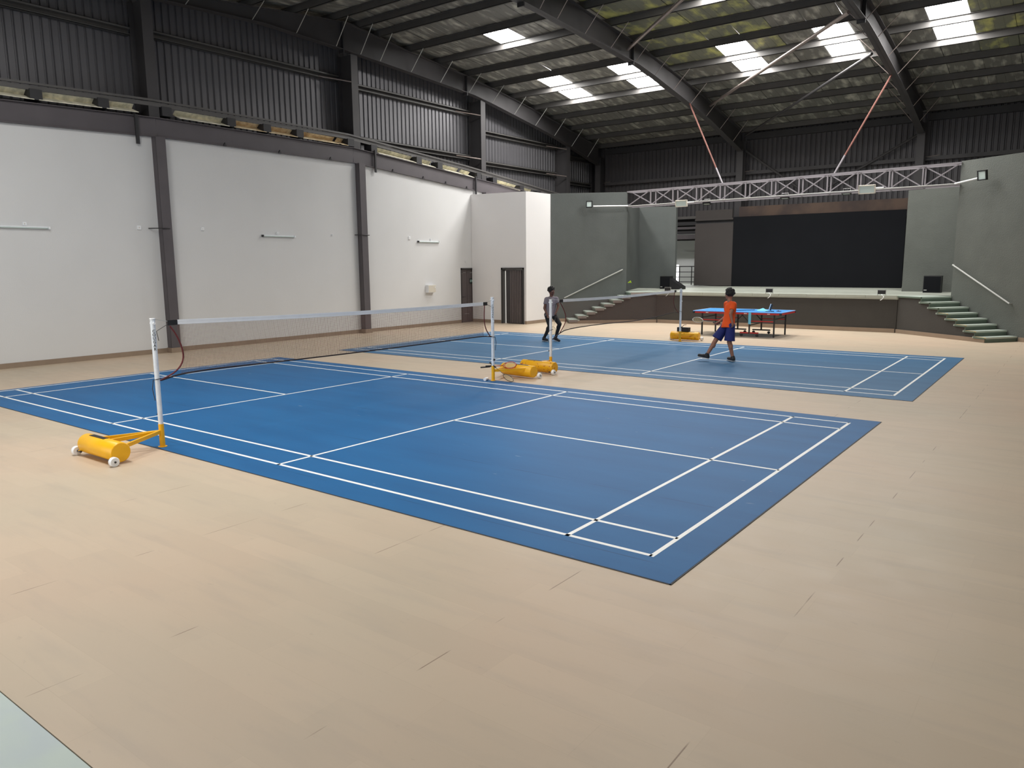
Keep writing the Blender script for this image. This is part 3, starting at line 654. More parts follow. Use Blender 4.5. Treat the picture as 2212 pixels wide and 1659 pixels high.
def net(x, y0, y1, zt0, zt1, low, ya, yb, side0, side1, label, xb=None):
    xb = x if xb is None else xb
    X = lambda y: x + (xb - x) * (y - y0) / (y1 - y0)
    t = thing('badminton_net', label, 'net', (0, 0, 0), 0, 'badminton nets')
    top = lambda y: zt0 + (zt1 - zt0) * (y - y0) / (y1 - y0) - .028 * math.sin(math.pi * (y - y0) / (y1 - y0))
    ly = [a for a, b in low]; lz = [b for a, b in low]
    bot = lambda y: lerp(ly, lz, y)
    n = 24; mb = MB()
    for i in range(n):
        a = y0 + (y1 - y0) * i / n; b = y0 + (y1 - y0) * (i + 1) / n
        for dz, h in ((-.017, .026), (-.052, .026)): mb.beam((X(a), a, top(a) + dz), (X(b), b, top(b) + dz), .006, h)
        mb.beam((X(a), a, top(a) - .035), (X(b), b, top(b) - .035), .003, .05)
    mb.build('top_tape', M['white'], t)
    def smooth(q):
        for _ in range(2):
            o = [q[0]]
            for (a, b), (c, d_) in zip(q[:-1], q[1:]): o += [(a * .75 + c * .25, b * .75 + d_ * .25), (a * .25 + c * .75, b * .25 + d_ * .75)]
            q = o + [q[-1]]
        return q
    mb = MB(); side0 = smooth(side0); side1 = smooth(side1)
    pts = [(X(y), y, z) for y, z in smooth(low)]
    MB().tube(pts, .011, 6).build('bottom_cord', M['cordb'], t)
    for sd in (side0, side1): MB().tube([(X(y), y, z) for y, z in sd], .01, 6).build('side_cord', M['cord'], t)
    # left/right boundary of the mesh follows the side cords
    def bound(sd, z):
        zs = sorted([(q[1], q[0]) for q in sd]); return lerp([q[0] for q in zs], [q[1] for q in zs], z)
    th = .0011
    k = 0; y = y0 + .0
    while y < y1:
        zt, zb = top(y) - .06, bot(y)
        # clip against side curves
        segs = 6; last = None
        for i in range(segs):
            za = zb + (zt - zb) * i / segs; zc = zb + (zt - zb) * (i + 1) / segs
            zm = (za + zc) / 2
            if bound(side0, zm) <= y <= bound(side1, zm):
                xx = X(y); mb.add([(xx - th, y - th, za), (xx + th, y + th, za), (xx + th, y + th, zc), (xx - th, y - th, zc)], [(0, 1, 2, 3)])
        y += .02; k += 1
    nr = 34
    for j in range(nr):
        f = (j + .5) / nr; n2 = 30; L = []
        for i in range(n2 + 1):
            y = y0 + (y1 - y0) * i / n2; z = bot(y) + (top(y) - .06 - bot(y)) * f; L.append((y, z))
        for (a, za), (b, zb) in zip(L[:-1], L[1:]):
            lo, hi = bound(side0, za), bound(side1, za)
            a2, b2 = max(a, lo), min(b, hi)
            if b2 <= a2: continue
            mb.add([(X(a2), a2, za - th), (X(b2), b2, zb - th), (X(b2), b2, zb + th), (X(a2), a2, za + th)], [(0, 1, 2, 3)])
    tag(mb.build('net_mesh', M['netc'], t, fix=False), kind='stuff')
    for ya_, yb_, z in ((y0 - .13, y0, zt0), (y1, y1 + .12, zt1)):
        MB().box(x - .006 if ya_ < y0 else xb - .006, ya_, z - .07, (x if ya_ < y0 else xb) + .006, yb_, z - .005).build('end_strap', M['black'], t)
    MB().tube([(x, y0 - .12, zt0 - .02), (x, ya + .02, zt0 + .02)], .004, 5).build('tie_string', M['rail'], t); MB().tube([(x, y0 - .12, zt0 - .05), (x + .02, ya + .03, zt0 - .13), (x + .02, ya + .05, zt0 - .25)], .004, 5).build('tie_string', M['steeld'], t)
    MB().tube([(xb, y1 + .1, zt1 - .02), (xb, yb - .02, zt1 + .03)], .004, 5).build('tie_string', M['rail'], t); MB().tube([(xb, y1 + .1, zt1 - .05), (xb, yb - .03, zt1 - .1)], .004, 5).build('tie_string', M['steeld'], t)
    return t
net(6.72, .02, 6.1, 1.60, 1.55, [(-.25, .85), (0, .9), (.5, .915), (1.5, .9), (3.2, .89), (5.3, .895), (6.1, .9), (6.34, .87)], -.3, 6.38,
    [(-.08, 1.52), (.0, 1.4), (.07, 1.2), (.06, 1.05), (-.05, .93), (-.26, .85)], [(6.14, 1.49), (6.12, 1.2), (6.17, 1.02), (6.3, .88)], 'long white-taped badminton net across the near court', 6.77)
net(6.86, 8.72, 14.75, 1.50, 1.50, [(8.3, .66), (8.54, .76), (8.9, .84), (10.6, .84), (12.2, .79), (13.6, .82), (14.75, .88), (15.1, .84)], 8.22, 15.24,
    [(8.62, 1.42), (8.82, 1.2), (8.86, 1.0), (8.6, .78)], [(14.78, 1.44), (14.7, 1.2), (14.78, 1.0), (15.1, .84)], 'badminton net across the far court in front of the stage', 6.64)

# ------------------------------------------------------------------ rackets, shuttle, bag
def racket(a, b, nrm, label, frame_m, loc_group=None):
    # a: butt end, b: head tip; nrm: head plane normal
    a = V(a); b = V(b); d = (b - a).normalized(); nrm = V(nrm); nrm = (nrm - d * nrm.dot(d)).normalized(); s_ = d.cross(nrm); L = (b - a).length
    t = thing('badminton_racket', label, 'racket', tuple(a), 0, 'badminton rackets')
    loc = lambda u, w: d * u + s_ * w
    MB().tube([loc(0, 0), loc(L * .27, 0)], .014, 8).build('grip', M['black'], t)
    MB().tube([loc(L * .27, 0), loc(L * .63, 0)], .0045, 6).build('shaft', frame_m, t)
    c = L * .81; ra = L * .185; rbb = L * .15
    MB().tube([loc(c + ra * math.cos(q), rbb * math.sin(q)) for q in [2 * math.pi * i / 24 for i in range(25)]], .006, 6).build('head_frame', frame_m, t)
    mb = MB()
    for i in range(-5, 6):
        f = i / 6; h = math.sqrt(1 - f * f)
        mb.tube([loc(c - ra * h, rbb * f), loc(c + ra * h, rbb * f)], .0016, 4); mb.tube([loc(c + ra * f, -rbb * h), loc(c + ra * f, rbb * h)], .0016, 4)
    mb.build('strings', M['string'], t)
    return t
racket((6.70, 6.36, .36), (7.22, 6.42, .018), (.3, -.1, 1), 'racket slanting down from the post with its head on the floor', M['black'])
racket((6.55, 6.42, .27), (7.08, 6.72, .30), (.2, -.6, .8), 'racket with red frame lying across the yellow base arms', M['red'])
racket((6.45, 6.38, .24), (7.0, 6.84, .285), (.1, -.5, .9), 'dark racket lying beneath the red one on the yellow base', M['cord'])
tb = MB().tube([(6.66, 6.25, .035), (6.64, 6.36, .035)], .032, 12).build('shuttle_tube', M['white'], None, True); tag(tb, 'small white tub on the floor beside the racket post', 'tub')
bag = thing('kit_bag', 'small black bag resting on the far yellow base', 'bag', (6.55, 15.68, .26))
MB().add(*(lambda m: (m.v, m.f))(MB().box(-.2, -.07, 0, .16, .07, .12))).build('bag_body', M['black'], bag); MB().tube([(-.08, 0, .12), (-.02, 0, .19), (.06, 0, .2)], .008, 6).build('bag_strap', M['black'], bag)
sh = thing('shuttlecock', 'lime yellow shuttlecock in flight against the grey wall', 'shuttlecock', (6.41, 12.5, 1.76)); sh.rotation_euler = (0, math.radians(70), math.radians(20))
MB().lathe([(.013, 0), (.02, .02), (.036, .062)], (0, 0, 0), (0, 0, 1), 14).build('skirt', M['lime'], sh, True); MB().ell((0, 0, -.008), .014, .014, .014).build('cork', M['lime'], sh, True)

# ------------------------------------------------------------------ table tennis table
tt = thing('table_tennis_table', 'blue table tennis table with red and black frame before the stage', 'table', (7.35, 18.3, 0), math.radians(2))
HX, HY = 1.37, .7625
for s_ in (-1, 1):
    x0, x1 = (0.004, HX) if s_ > 0 else (-HX, -.004)
    top = MB().box(x0, -HY, .742, x1, HY, .762).build('table_half', M['ttblue'], tt)
    mb = MB(); mb.box(x0, -HY, .762, x1, -HY + .02, .7635); mb.box(x0, HY - .02, .762, x1, HY, .7635); xe = x1 if s_ > 0 else x0; mb.box(min(xe, xe - s_ * .02), -HY, .762, max(xe, xe - s_ * .02), HY, .7635); mb.box(x0, -.0015, .762, x1, .0015, .7635)
    mb.build('edge_line', M['white'], top)
    mb = MB(); mb.box(x0, -HY + .01, .69, x1, -HY + .03, .742); mb.box(x0, HY - .03, .69, x1, HY - .01, .742); mb.box(xe - s_ * .03 if s_ > 0 else xe + .01, -HY + .01, .69, xe - s_ * .01 if s_ > 0 else xe + .03, HY - .01, .742)
    mb.build('apron', M['red'], tt)
    for yy in (-HY, HY): MB().box(xe - .06 if s_ > 0 else xe - .005, yy - .006 if yy < 0 else yy - .03, .685, xe + .005 if s_ > 0 else xe + .06, yy + .03 if yy < 0 else yy + .006, .741).build('corner_guard', M['black'], tt)
    for yy in (-.6, .6):
        MB().beam((s_ * 1.12, yy, 0), (s_ * 1.12, yy, .69), .04, .04, up=(0, 1, 0)).build('leg', M['black'], tt)
        MB().beam((s_ * .38, yy, .1), (s_ * .38, yy, .69), .04, .04, up=(0, 1, 0)).build('leg', M['black'], tt)
        MB().beam((s_ * .38, yy, .48), (s_ * 1.12, yy, .48), .025, .03).build('stretcher', M['red'], tt)
        MB().beam((s_ * .38, yy, .42), (s_ * .12, yy, .69), .02, .025).build('strut', M['black'], tt)
    MB().beam((s_ * 1.12, -.6, .55), (s_ * 1.12, .6, .55), .025, .03).build('stretcher', M['black'], tt); MB().beam((s_ * .38, -.6, .35), (s_ * .38, .6, .35), .025, .03).build('stretcher', M['black'], tt)
    for yy in (-.6, .6):
        fb = MB().beam((s_ * .38 - .28, yy, .12), (s_ * .38 + .28, yy, .12), .035, .04).build('base_bar', M['red'] if yy < 0 else M['steeld'], tt)
        for dx in (-.24, .24):
            wv = MB().lathe([(.045, -.014), (.045, .014)], (s_ * .38 + dx, yy, .046), (0, 1, 0), 12).build('caster', M['black'], tt)
    for dx, w_ in ((.25, .09), (.95, .08)): MB().box(s_ * dx, -HY - .0 + .008, .705, s_ * dx + w_, -HY + .0095, .725).build('side_badge', M['white'], tt)
cl = MB().add([(7.86, 18.1, .768), (8.16, 18.2, .768), (8.0, 18.55, .77), (7.7, 18.4, .77), (7.95, 18.3, .85)], [(0, 1, 4), (1, 2, 4), (2, 3, 4), (3, 0, 4), (3, 2, 1, 0)]).build('cloth', M['cyan']); tag(cl, 'light blue cloth heaped on the table tennis table', 'cloth')
c2 = MB().box(7.78, 17.515, .40, 7.86, 17.527, .76).build('hanging_strap', M['cyan']); tag(c2, 'light blue strap hanging beside the table tennis table edge', 'strap')
nb = thing('folded_net_stand', 'white and black folded net clamp standing on the blue table', 'net clamp', (8.02, 18.62, .764))
MB().beam((0, 0, 0), (.06, 0, .2), .03, .02).build('clamp_arm', M['white'], nb); MB().beam((.04, .03, 0), (.09, .03, .19), .05, .03).build('clamp_body', M['black'], nb)
ns = MB().beam((7.15, 18.05, .772), (7.62, 18.5, .772), .03, .016).build('rolled_net', M['black']); tag(ns, 'thin dark rolled net lying across the blue table', 'net')
for x, y, r, lb in ((8.2, 18.0, .3, 'dark table tennis bat lying near the light blue cloth'), (8.45, 18.25, 2.0, 'reddish table tennis bat lying nearer the table end')):
    bt = thing('table_tennis_bat', lb, 'bat', (x, y, .764), r, 'bats on the blue table'); MB().lathe([(.075, 0), (.075, .012)], (0, 0, 0)).build('blade', M['wood'] if r > 1 else M['black'], bt); MB().box(.07, -.014, 0, .18, .014, .02).build('handle', M['black'], bt)

# ------------------------------------------------------------------ lighting truss
tr = thing('lighting_truss', 'long grey lattice truss spanning the front of the stage', 'truss', (0, 0, 0))
TX0, TX1 = 1.36, 12.57; ty0, ty1 = 21.62, 22.05
tb_ = lambda x: 4.42 + (x - TX0) * (.07 / 11.2); tt_ = lambda x: 4.97 + (x - TX0) * (.155 / 11.2)
nodes = [1.36, 2.36, 3.27, 4.2, 5.1, 6.02, 6.93, 7.85, 8.76, 9.69, 10.62, 11.56, 12.57]
for y in (ty0, ty1):
    for f in (tb_, tt_): MB().beam((TX0, y, f(TX0)), (TX1, y, f(TX1)), .05, .05).build('chord', M['truss'], tr)
    for i, x in enumerate(nodes):
        if 0 < i < len(nodes) - 1: MB().beam((x, y, tb_(x)), (x, y, tt_(x)), .04, .04, up=(0, 1, 0)).build('upright', M['truss'], tr)
        if i < len(nodes) - 1:
            x2 = nodes[i + 1]
            if y == ty0: MB().beam((x, y, tb_(x)), (x2 - .02, y, tt_(x2)), .034, .034).build('diagonal', M['truss'], tr)
            else: MB().beam((x, y, tt_(x)), (x2, y, tb_(x2)), .034, .034).build('diagonal', M['truss'], tr)
for i, x in enumerate(nodes):
    for f in (tb_, tt_): MB().beam((x, ty0, f(x)), (x, ty1, f(x)), .034, .034).build('cross_bar', M['truss'], tr)
    if i < len(nodes) - 1 and i % 2 == 0: MB().beam((x, ty0, tb_(x) - .01), (nodes[i + 1], ty1, tb_(nodes[i + 1]) - .01), .03, .03).build('lacing', M['truss'], tr)
MB().tube([(TX0, ty0 - .05, tb_(TX0) + .01), (TX1 + .0, ty0 - .05, tb_(TX1) + .03)], .016, 8).build('cable_conduit', M['rail'], tr)['label'] = 'thin pale conduit tied along the lower chord'
for (xa, za), (xb, zb, yb), lb in (((5.14, 5.06), (3.52, 8.1, 22.3), 'red oxide hanger rod from the truss to the middle rafter'), ((8.93, 5.12), (10.36, 8.1, 22.3), 'red oxide hanger rod from the truss to the rafter over the right of the stage')):
    t = thing('hanger_rod', lb, 'hanger rod', (0, 0, 0), 0, 'truss hanger rods'); a = V((xa, ty0 + .1, za - .03)); b = V((xb, yb, zb)); q = a.lerp(b, .19)
    MB().tube([a, q], .028, 8).build('white_end', M['truss'], t); MB().tube([q, b], .027, 8).build('red_rod', M['rust'], t)
for a, b, lb in (((3.6, 17.4, 8.95), (7.6, 14.0, 9.25), 'steel roof bracing tube rising out of the top of the picture'), ((3.62, 24.0, 8.25), (10.25, 17.2, 8.72), 'long bare steel bracing tube below the skylights'), ((3.7, 27.6, 7.55), (10.2, 20.2, 8.3), 'dark bracing tube low in the roof above the truss')):
    m_ = M['steel'] if 'dark' in lb else M['tube']
    tag(MB().tube([a, b], .055 if 'dark' not in lb else .045, 10).build('bracing_tube', m_, None, True), lb, 'tube', 'roof bracing tubes')

# flood lights
def flood(name, label, loc, rz, tilt, w=.3, h=.26, frame='black', arm=None, group='floodlights'):
    t = thing(name, label, 'floodlight', loc, rz, group); R_ = Matrix.Rotation(tilt, 3, 'X')
    def rb(mb): mb.v = [tuple(R_ @ V(v)) for v in mb.v]; return mb
    rb(MB().box(-w / 2, 0, -h / 2, w / 2, .05, h / 2)).build('housing', M[frame], t)
    mb = MB(); e = .03; mb.box(-w / 2, -.02, -h / 2, w / 2, 0, -h / 2 + e); mb.box(-w / 2, -.02, h / 2 - e, w / 2, 0, h / 2); mb.box(-w / 2, -.02, -h / 2, -w / 2 + e, 0, h / 2); mb.box(w / 2 - e, -.02, -h / 2, w / 2, 0, h / 2)
    rb(mb).build('bezel', M[frame], t)
    rb(MB().box(-w / 2 + e, -.006, -h / 2 + e, w / 2 - e, 0, h / 2 - e)).build('glass', M['glass'], t)
    rb(MB().box(-w / 5, .05, -h / 4, w / 5, .09, h / 4)).build('driver_box', M[frame], t)
    return t
angL = math.atan2(L1.y - L0.y, L1.x - L0.x); angR = math.atan2(R0.y - R1.y, R0.x - R1.x)
f1 = flood('floodlight', 'black floodlight on a white pipe at the left grey wall', (.33, 20.5, 4.5), angL - .25, -.1, .24, .25)
f2 = flood('floodlight', 'black floodlight on a white pipe at the right grey wall', (13.2, 20.85, 4.65), angR + .1, .15, .28, .28)
for p0, p1, lb in (((.42, 20.65, 4.43), (1.45, 21.5, 4.44), 'white pipe arm holding the floodlight at the left grey wall'), ((13.15, 20.98, 4.6), (12.45, 21.52, 4.52), 'white pipe arm holding the floodlight at the right grey wall')):
    tag(MB().tube([p0, p1], .025, 8).build('pipe_arm', M['white']), lb, 'pipe', 'floodlight pipes')
for x, z, w, h, lb in ((3.69, 4.4, .46, .24, 'large cream flood lamp near the left end of the truss'), (10.02, 4.5, .5, .27, 'large cream flood lamp near the right end of the truss')):
    t = flood('flood_lamp', lb, (x, 21.44, z), 0, .2, w, h, 'cream', group='lamps on the truss'); s_ = 1
    MB().tube([(w / 2, .04, .03), (w / 2 + .22, .1, .04)], .022, 8).build('lamp_arm', M['white'], t)
for x, z, lb in ((4.57, 4.36, 'small dark lamp hanging beside the left cream lamp'), (7.37, 4.4, 'small dark lamp at the middle of the truss'), (9.35, 4.43, 'small dark lamp just left of the right cream lamp')):
    t = flood('spot_lamp', lb, (x, 21.7, z), 0, 1.2, .28, .14, 'black', group='lamps on the truss')
    MB().tube([(-.1, 0, .0), (-.1, 0, .16), (.12, 0, .16), (.12, 0, 0)], .01, 6).build('bracket', M['rail'], t)
for x, y, lb in ((3.25, 21.4, 'small black stage lamp on the deck edge beside the speakers'), (7.08, 21.4, 'small black stage lamp on the deck edge above the table tennis table'), (10.66, 21.4, 'small black stage lamp on the deck edge left of the right stairs')):
    t = thing('stage_lamp', lb, 'stage lamp', (x, y, zD), 0, 'stage edge lamps')
    MB().box(-.11, -.02, .04, .11, .05, .16).build('housing', M['black'], t)
    mb = MB(); mb.box(-.125, 0, .0, -.113, .03, .175); mb.box(.113, 0, 0, .125, .03, .175); mb.box(-.125, 0, .165, .125, .03, .178); mb.build('bracket', M['rail'], t)
    MB().tube([(0, -.05, .03), (.05, -.09, .01), (.1, -.13, -.05), (.05, -.14, -.12), (.0, -.13, -.15)], .012, 6).build('cable', M['white'], t)

# speakers
def speaker(label, loc, rz, w, h, d):
    t = thing('loudspeaker', label, 'loudspeaker', loc, rz, 'stage loudspeakers')
    MB().prism([(-w / 2, 0), (w / 2, 0), (w / 2 - .05, d), (-w / 2 + .05, d)], 0, h, 'z').build('cabinet', M['black'], t)
    MB().box(-w / 2 + .02, -.012, .03, w / 2 - .02, -.002, h - .03).build('grille', M['blackm'], t)
    MB().box(-w / 2 + .03, -.016, .07, -w / 2 + .12, -.012, .1).build('badge', M['rail'], t); return t
speaker('black upright loudspeaker left of the backstage opening', (1.93, 23.9, 1.19), 0, .46, .52, .38)
speaker('black upright loudspeaker on the right of the stage above the stairs', (11.73, 23.7, 1.19), -.1, .54, .56, .4)
wd = MB().prism([(23.5, 1.19), (24.1, 1.19), (24.1, 1.26), (23.5, 1.5)], 2.3, 2.8, 'x'); wdo = MB().add([(2.28, 23.6, 1.19), (2.8, 23.6, 1.19), (2.8, 24.0, 1.19), (2.28, 24.0, 1.19), (2.28, 23.6, 1.62), (2.8, 23.6, 1.3), (2.8, 24.0, 1.3), (2.28, 24.0, 1.62)],
    [(0, 3, 2, 1), (4, 5, 6, 7), (0, 1, 5, 4), (1, 2, 6, 5), (2, 3, 7, 6), (3, 0, 4, 7)]).build('monitor_wedge', M['black']); tag(wdo, 'black wedge-shaped stage monitor beside the left loudspeaker', 'monitor')

# handrails on the wing walls
def rail_on(a, b, za, zb, n, label):
    a = V(a); b = V(b); n = V(n); t = thing('handrail', label, 'handrail', (0, 0, 0), 0, 'wall handrails')
    A = V((*(a + n * .08), za)); B = V((*(b + n * .08), zb)); d = (B - A).normalized()
    MB().tube([A, B], .024, 8).build('rail_tube', M['rail'], t, True)
    for P_, q in ((A, a), (B, b)): MB().tube([P_, (q.x, q.y, P_.z)], .016, 8).build('bracket', M['rail'], t)
    return t
dL = (L1 - L0).normalized(); nL = V((dL.y, -dL.x)); dR = (R1 - R0).normalized(); nR = V((-dR.y, dR.x))
rail_on(L0 + dL * .57, L0 + dL * 2.85, .93, 2.01, nL, 'pale metal handrail on the left grey wall')
rail_on(R1 + (R0 - R1).normalized() * .05, R1 + (R0 - R1).normalized() * 2.1, 2.12, 1.04, nR, 'pale metal handrail on the right grey wall')

# ------------------------------------------------------------------ fixtures on the left wall
X0 = XL
for y0, y1, z, lb in ((1.5, 2.81, 3.19, 'leftmost of the three white tube lights on the left wall'), (8.56, 9.73, 3.15, 'white tube light on the left wall between the two columns'), (15.08, 16.23, 3.1, 'white tube light on the left wall above the grey junction box')):
    t = thing('tube_light', lb, 'tube light', (X0, y0, z), 0, 'wall tube lights'); L = y1 - y0
    MB().box(0, 0, -.02, .03, L, .02).build('batten', M['white'], t); MB().tube([(.05, .04, -.02), (.05, L - .04, -.02)], .014, 8).build('lamp_tube', M['glass'], t); MB().box(.0, 0, -.04, .07, .04, .02).build('end_cap', M['steeld'], t); MB().box(0, L - .04, -.04, .07, L, .02).build('end_cap', M['white'], t)
for y, z, s_, lb in ((4.93, 3.26, .1, 'white switch box on the wall just before the first column'), (6.69, 3.28, .08, 'white switch box on the wall just past the first column'), (11.19, 3.23, .05, 'tiny dark socket on the wall before the second column'), (14.68, 3.21, .1, 'white socket box left of the farthest tube light'), (2.29, 3.26, .08, 'round white box above the nearest tube light'), (9.12, 3.23, .07, 'small box above the middle tube light'), (15.77, 3.18, .06, 'small box above the farthest tube light'), (17.72, 2.37, .05, 'tiny white hook fitting above the EXIT door')):
    t = thing('wall_box', lb, 'box', (X0, y, z), 0, 'small boxes on the left wall')
    MB().box(0, -s_ / 2, -s_ / 2, .025, s_ / 2, s_ / 2).build('housing', M['white'], t); MB().box(.025, -s_ / 8, -s_ / 6, .03, s_ / 8, s_ / 6).build('button', M['cream'] if s_ > .06 else M['steeld'], t)
jb = thing('junction_box', 'pale grey metal junction box on the left wall', 'box', (X0, 15.66, 1.38))
MB().box(0, -.2, -.14, .14, .2, .14).build('housing', M['white'], jb); MB().box(.14, -.19, -.13, .146, .19, .13).build('cover', M['cream'], jb); MB().box(.146, .13, .02, .155, .16, .08).build('latch', M['white'], jb)

# ------------------------------------------------------------------ people
def skin_union(mb, name, m, parent, voxel=.009, smooth=3):
    me = D.meshes.new(name); me.from_pydata(mb.v, [], mb.f)
    bm = bmesh.new(); bm.from_mesh(me); bmesh.ops.recalc_face_normals(bm, faces=bm.faces); bm.to_mesh(me); bm.free()
    o = D.objects.new(name, me); COL.objects.link(o)
    r = o.modifiers.new('r', 'REMESH'); r.mode = 'VOXEL'; r.voxel_size = voxel; r.use_smooth_shade = True
    s_ = o.modifiers.new('s', 'SMOOTH'); s_.iterations = smooth; s_.factor = .5
    me2 = D.meshes.new_from_object(o.evaluated_get(bpy.context.evaluated_depsgraph_get())); D.objects.remove(o)
    me2.name = name; me2.materials.clear(); me2.materials.append(m)
    for p in me2.polygons: p.use_smooth = True
    o = D.objects.new(name, me2); COL.objects.link(o); o.parent = parent
    return o
def rings(mb, L, sx_, fy_, n=20):
    # stacked ellipses (centre, half width, half depth), flat ended
    base = len(mb.v)
    for c, a_, b_ in L:
        for j in range(n):
            t_ = 2 * math.pi * j / n; mb.v.append(tuple(c + sx_ * (a_ * math.cos(t_)) + fy_ * (b_ * math.sin(t_))))
    for i in range(len(L) - 1):
        for j in range(n): mb.f.append((base + i * n + j, base + i * n + (j + 1) % n, base + (i + 1) * n + (j + 1) % n, base + (i + 1) * n + j)); mb.m.append(0)
    mb.f.append(tuple(base + j for j in reversed(range(n)))); mb.f.append(tuple(base + (len(L) - 1) * n + j for j in range(n))); mb.m += [0, 0]
def hand(mb, wrist, direc, palmn, curl=.5, s=1.0):
    w = V(wrist); d = V(direc).normalized(); n = V(palmn); n = (n - d * n.dot(d)).normalized(); side = d.cross(n)
    mb.capsule(w, w + d * .03 * s, .021 * s, .022 * s)
    for k in range(4):
        o = (k - 1.5) * .017 * s; mb.capsule(w + d * .02 * s + side * o * .7, w + d * .075 * s + side * o, .013 * s, .011 * s)
        L = (.07, .08, .075, .058)[k] * s; p0 = w + d * .08 * s + side * o; p1 = p0 + (d * math.cos(curl) + n * math.sin(curl)) * L * .5
        p2 = p1 + (d * math.cos(curl * 2.2) + n * math.sin(curl * 2.2)) * L * .5
        mb.capsule(p0, p1, .0092 * s, .0085 * s, 8); mb.capsule(p1, p2, .0085 * s, .0075 * s, 8)
    t0 = w + d * .025 * s + side * .022 * s; t1 = t0 + (d * .6 + side * .7 + n * .3).normalized() * .035 * s; t2 = t1 + (d * .8 + side * .2 + n * .5).normalized() * .03 * s
    mb.capsule(t0, t1, .011 * s, .0095 * s, 8); mb.capsule(t1, t2, .0095 * s, .008 * s, 8)
def person(label, J, skin, top_m, bottom_m, long_legs, base, face_dir, hr=.088):
    t = thing('person', label, 'person', base)
    B = V(base); P = {k: V(v) - B for k, v in J.items()}
    fd = V(face_dir).normalized(); up = V((0, 0, 1)); sd = fd.cross(up).normalized(); Rh = Matrix((sd, fd, up)).transposed()
    h = P['head']; body = MB()
    body.ell(h, .08, .098, .11, Rh); body.ell(h + fd * .022 - up * .06, .06, .064, .058, Rh)
    body.capsule(h + fd * .09 + up * .012, h + fd * .108 - up * .022, .009, .014, 8)          # nose
    for s_ in (-1, 1):
        body.ell(h + sd * s_ * .076 - up * .01, .012, .02, .032, Rh, 10)                       # ears
        body.ell(h + fd * .082 + sd * s_ * .033 + up * .03, .02, .01, .008, Rh, 8)             # brow
    body.capsule(h - fd * .01 - up * .07, P['neck'] - up * .04, .052, .056)
    # trunk
    ch, pv = P['chest'], P['pelvis']; hs = (P['hipL'] - P['hipR']).normalized(); ss = (P['shL'] - P['shR']).normalized()
    body.capsule(P['shR'], P['shL'], .05, .05); body.capsule(ch - ss * .045, ch + ss * .045, .09, .09); body.capsule(ch, pv, .1, .09); body.capsule(P['hipR'], P['hipL'], .085, .085)
    for s_ in 'RL':
        body.capsule(P['sh' + s_], P['el' + s_], .047, .037); body.capsule(P['el' + s_], P['ha' + s_], .037, .025)
        d = (P['ha' + s_] - P['el' + s_]).normalized(); hand(body, P['ha' + s_], d, fd + up * .2, .7)
        body.capsule(P['hip' + s_], P['kn' + s_], .08, .054); body.capsule(P['kn' + s_], P['an' + s_], .056, .036)
        k = P['kn' + s_].lerp(P['an' + s_], .3) - fd * .012; body.ell(k, .05, .05, .09)
        body.capsule(P['an' + s_], P['an' + s_] - up * .01, .034, .034)
    bo = skin_union(body, 'body', skin, t, .0075, 2)
    for s_ in (-1, 1): MB().ell(h + fd * .084 + sd * s_ * .032 + up * .012, .012, .008, .007, Rh, 8).build('eye', M['eye'], bo, True); MB().ell(h + fd * .0915 + sd * s_ * .032 + up * .012, .005, .003, .005, Rh, 8).build('pupil', M['hair'], bo, True)
    MB().ell(h + fd * .082 - up * .055, .022, .008, .006, Rh, 8).build('lips', M['lip'], bo, True)
    # hair
    hm = MB(); rnd = random.Random(3)
    hm.ell(h - fd * .018 + up * .035, .1, .108, .108, Rh)
    for i in range(60):
        a = rnd.uniform(0, 2 * math.pi); e = rnd.uniform(-.15, 1.4)
        v = V((math.cos(a) * math.cos(e) * .098, math.sin(a) * math.cos(e) * .108, math.sin(e) * .112))
        if v.y > .05 and v.z < .045: continue
        hm.ell(h + up * .03 - fd * .012 + Rh @ v, .026, .026, .026, None, 8)
    cut = skin_union(hm, 'hair', M['hair'], t, .008, 1)
    # top
    tm = MB(); tm.capsule(P['shR'] * .97 + P['shL'] * .03, P['shL'] * .97 + P['shR'] * .03, .068, .068); tm.capsule(P['neck'] - up * .05 + ss * -.05, P['neck'] - up * .05 + ss * .05, .06, .06)
    ax_ = (pv - ch).normalized(); w_ = (ss + hs).normalized(); w_ = (w_ - ax_ * w_.dot(ax_)).normalized(); dd_ = w_.cross(ax_)
    rings(tm, [(ch - ax_ * .13, .10, .08), (ch - ax_ * .07, .158, .108), (ch, .158, .115), (ch.lerp(pv, .5), .148, .115), (ch.lerp(pv, .85), .158, .125), (pv + ax_ * .04, .166, .14), (pv + ax_ * .11, .17, .145)], w_, dd_)
    for s_ in 'RL':
        a, b = P['sh' + s_], P['el' + s_]; e = a.lerp(b, .58)
        tm.lathe([(.058, -.03), (.066, 0), (.06, (e - a).length)], a, (b - a), 14)
    skin_union(tm, 'shirt', top_m, t, .009, 2)
    bm_ = MB(); bm_.capsule(P['hipR'] + up * .02, P['hipL'] + up * .02, .1, .1)
    for s_ in 'RL':
        a, b, c = P['hip' + s_], P['kn' + s_], P['an' + s_]
        if long_legs:
            bm_.capsule(a, b, .094, .064); bm_.capsule(b, b.lerp(c, .93), .063, .042); bm_.ell(b.lerp(c, .3) - fd * .012, .057, .057, .1)
        else:
            e = a.lerp(b, .93); bm_.lathe([(.07, -.04), (.095, 0), (.122, (e - a).length)], a, (b - a), 16)
    skin_union(bm_, 'tights' if long_legs else 'shorts', bottom_m, t, .009, 2)
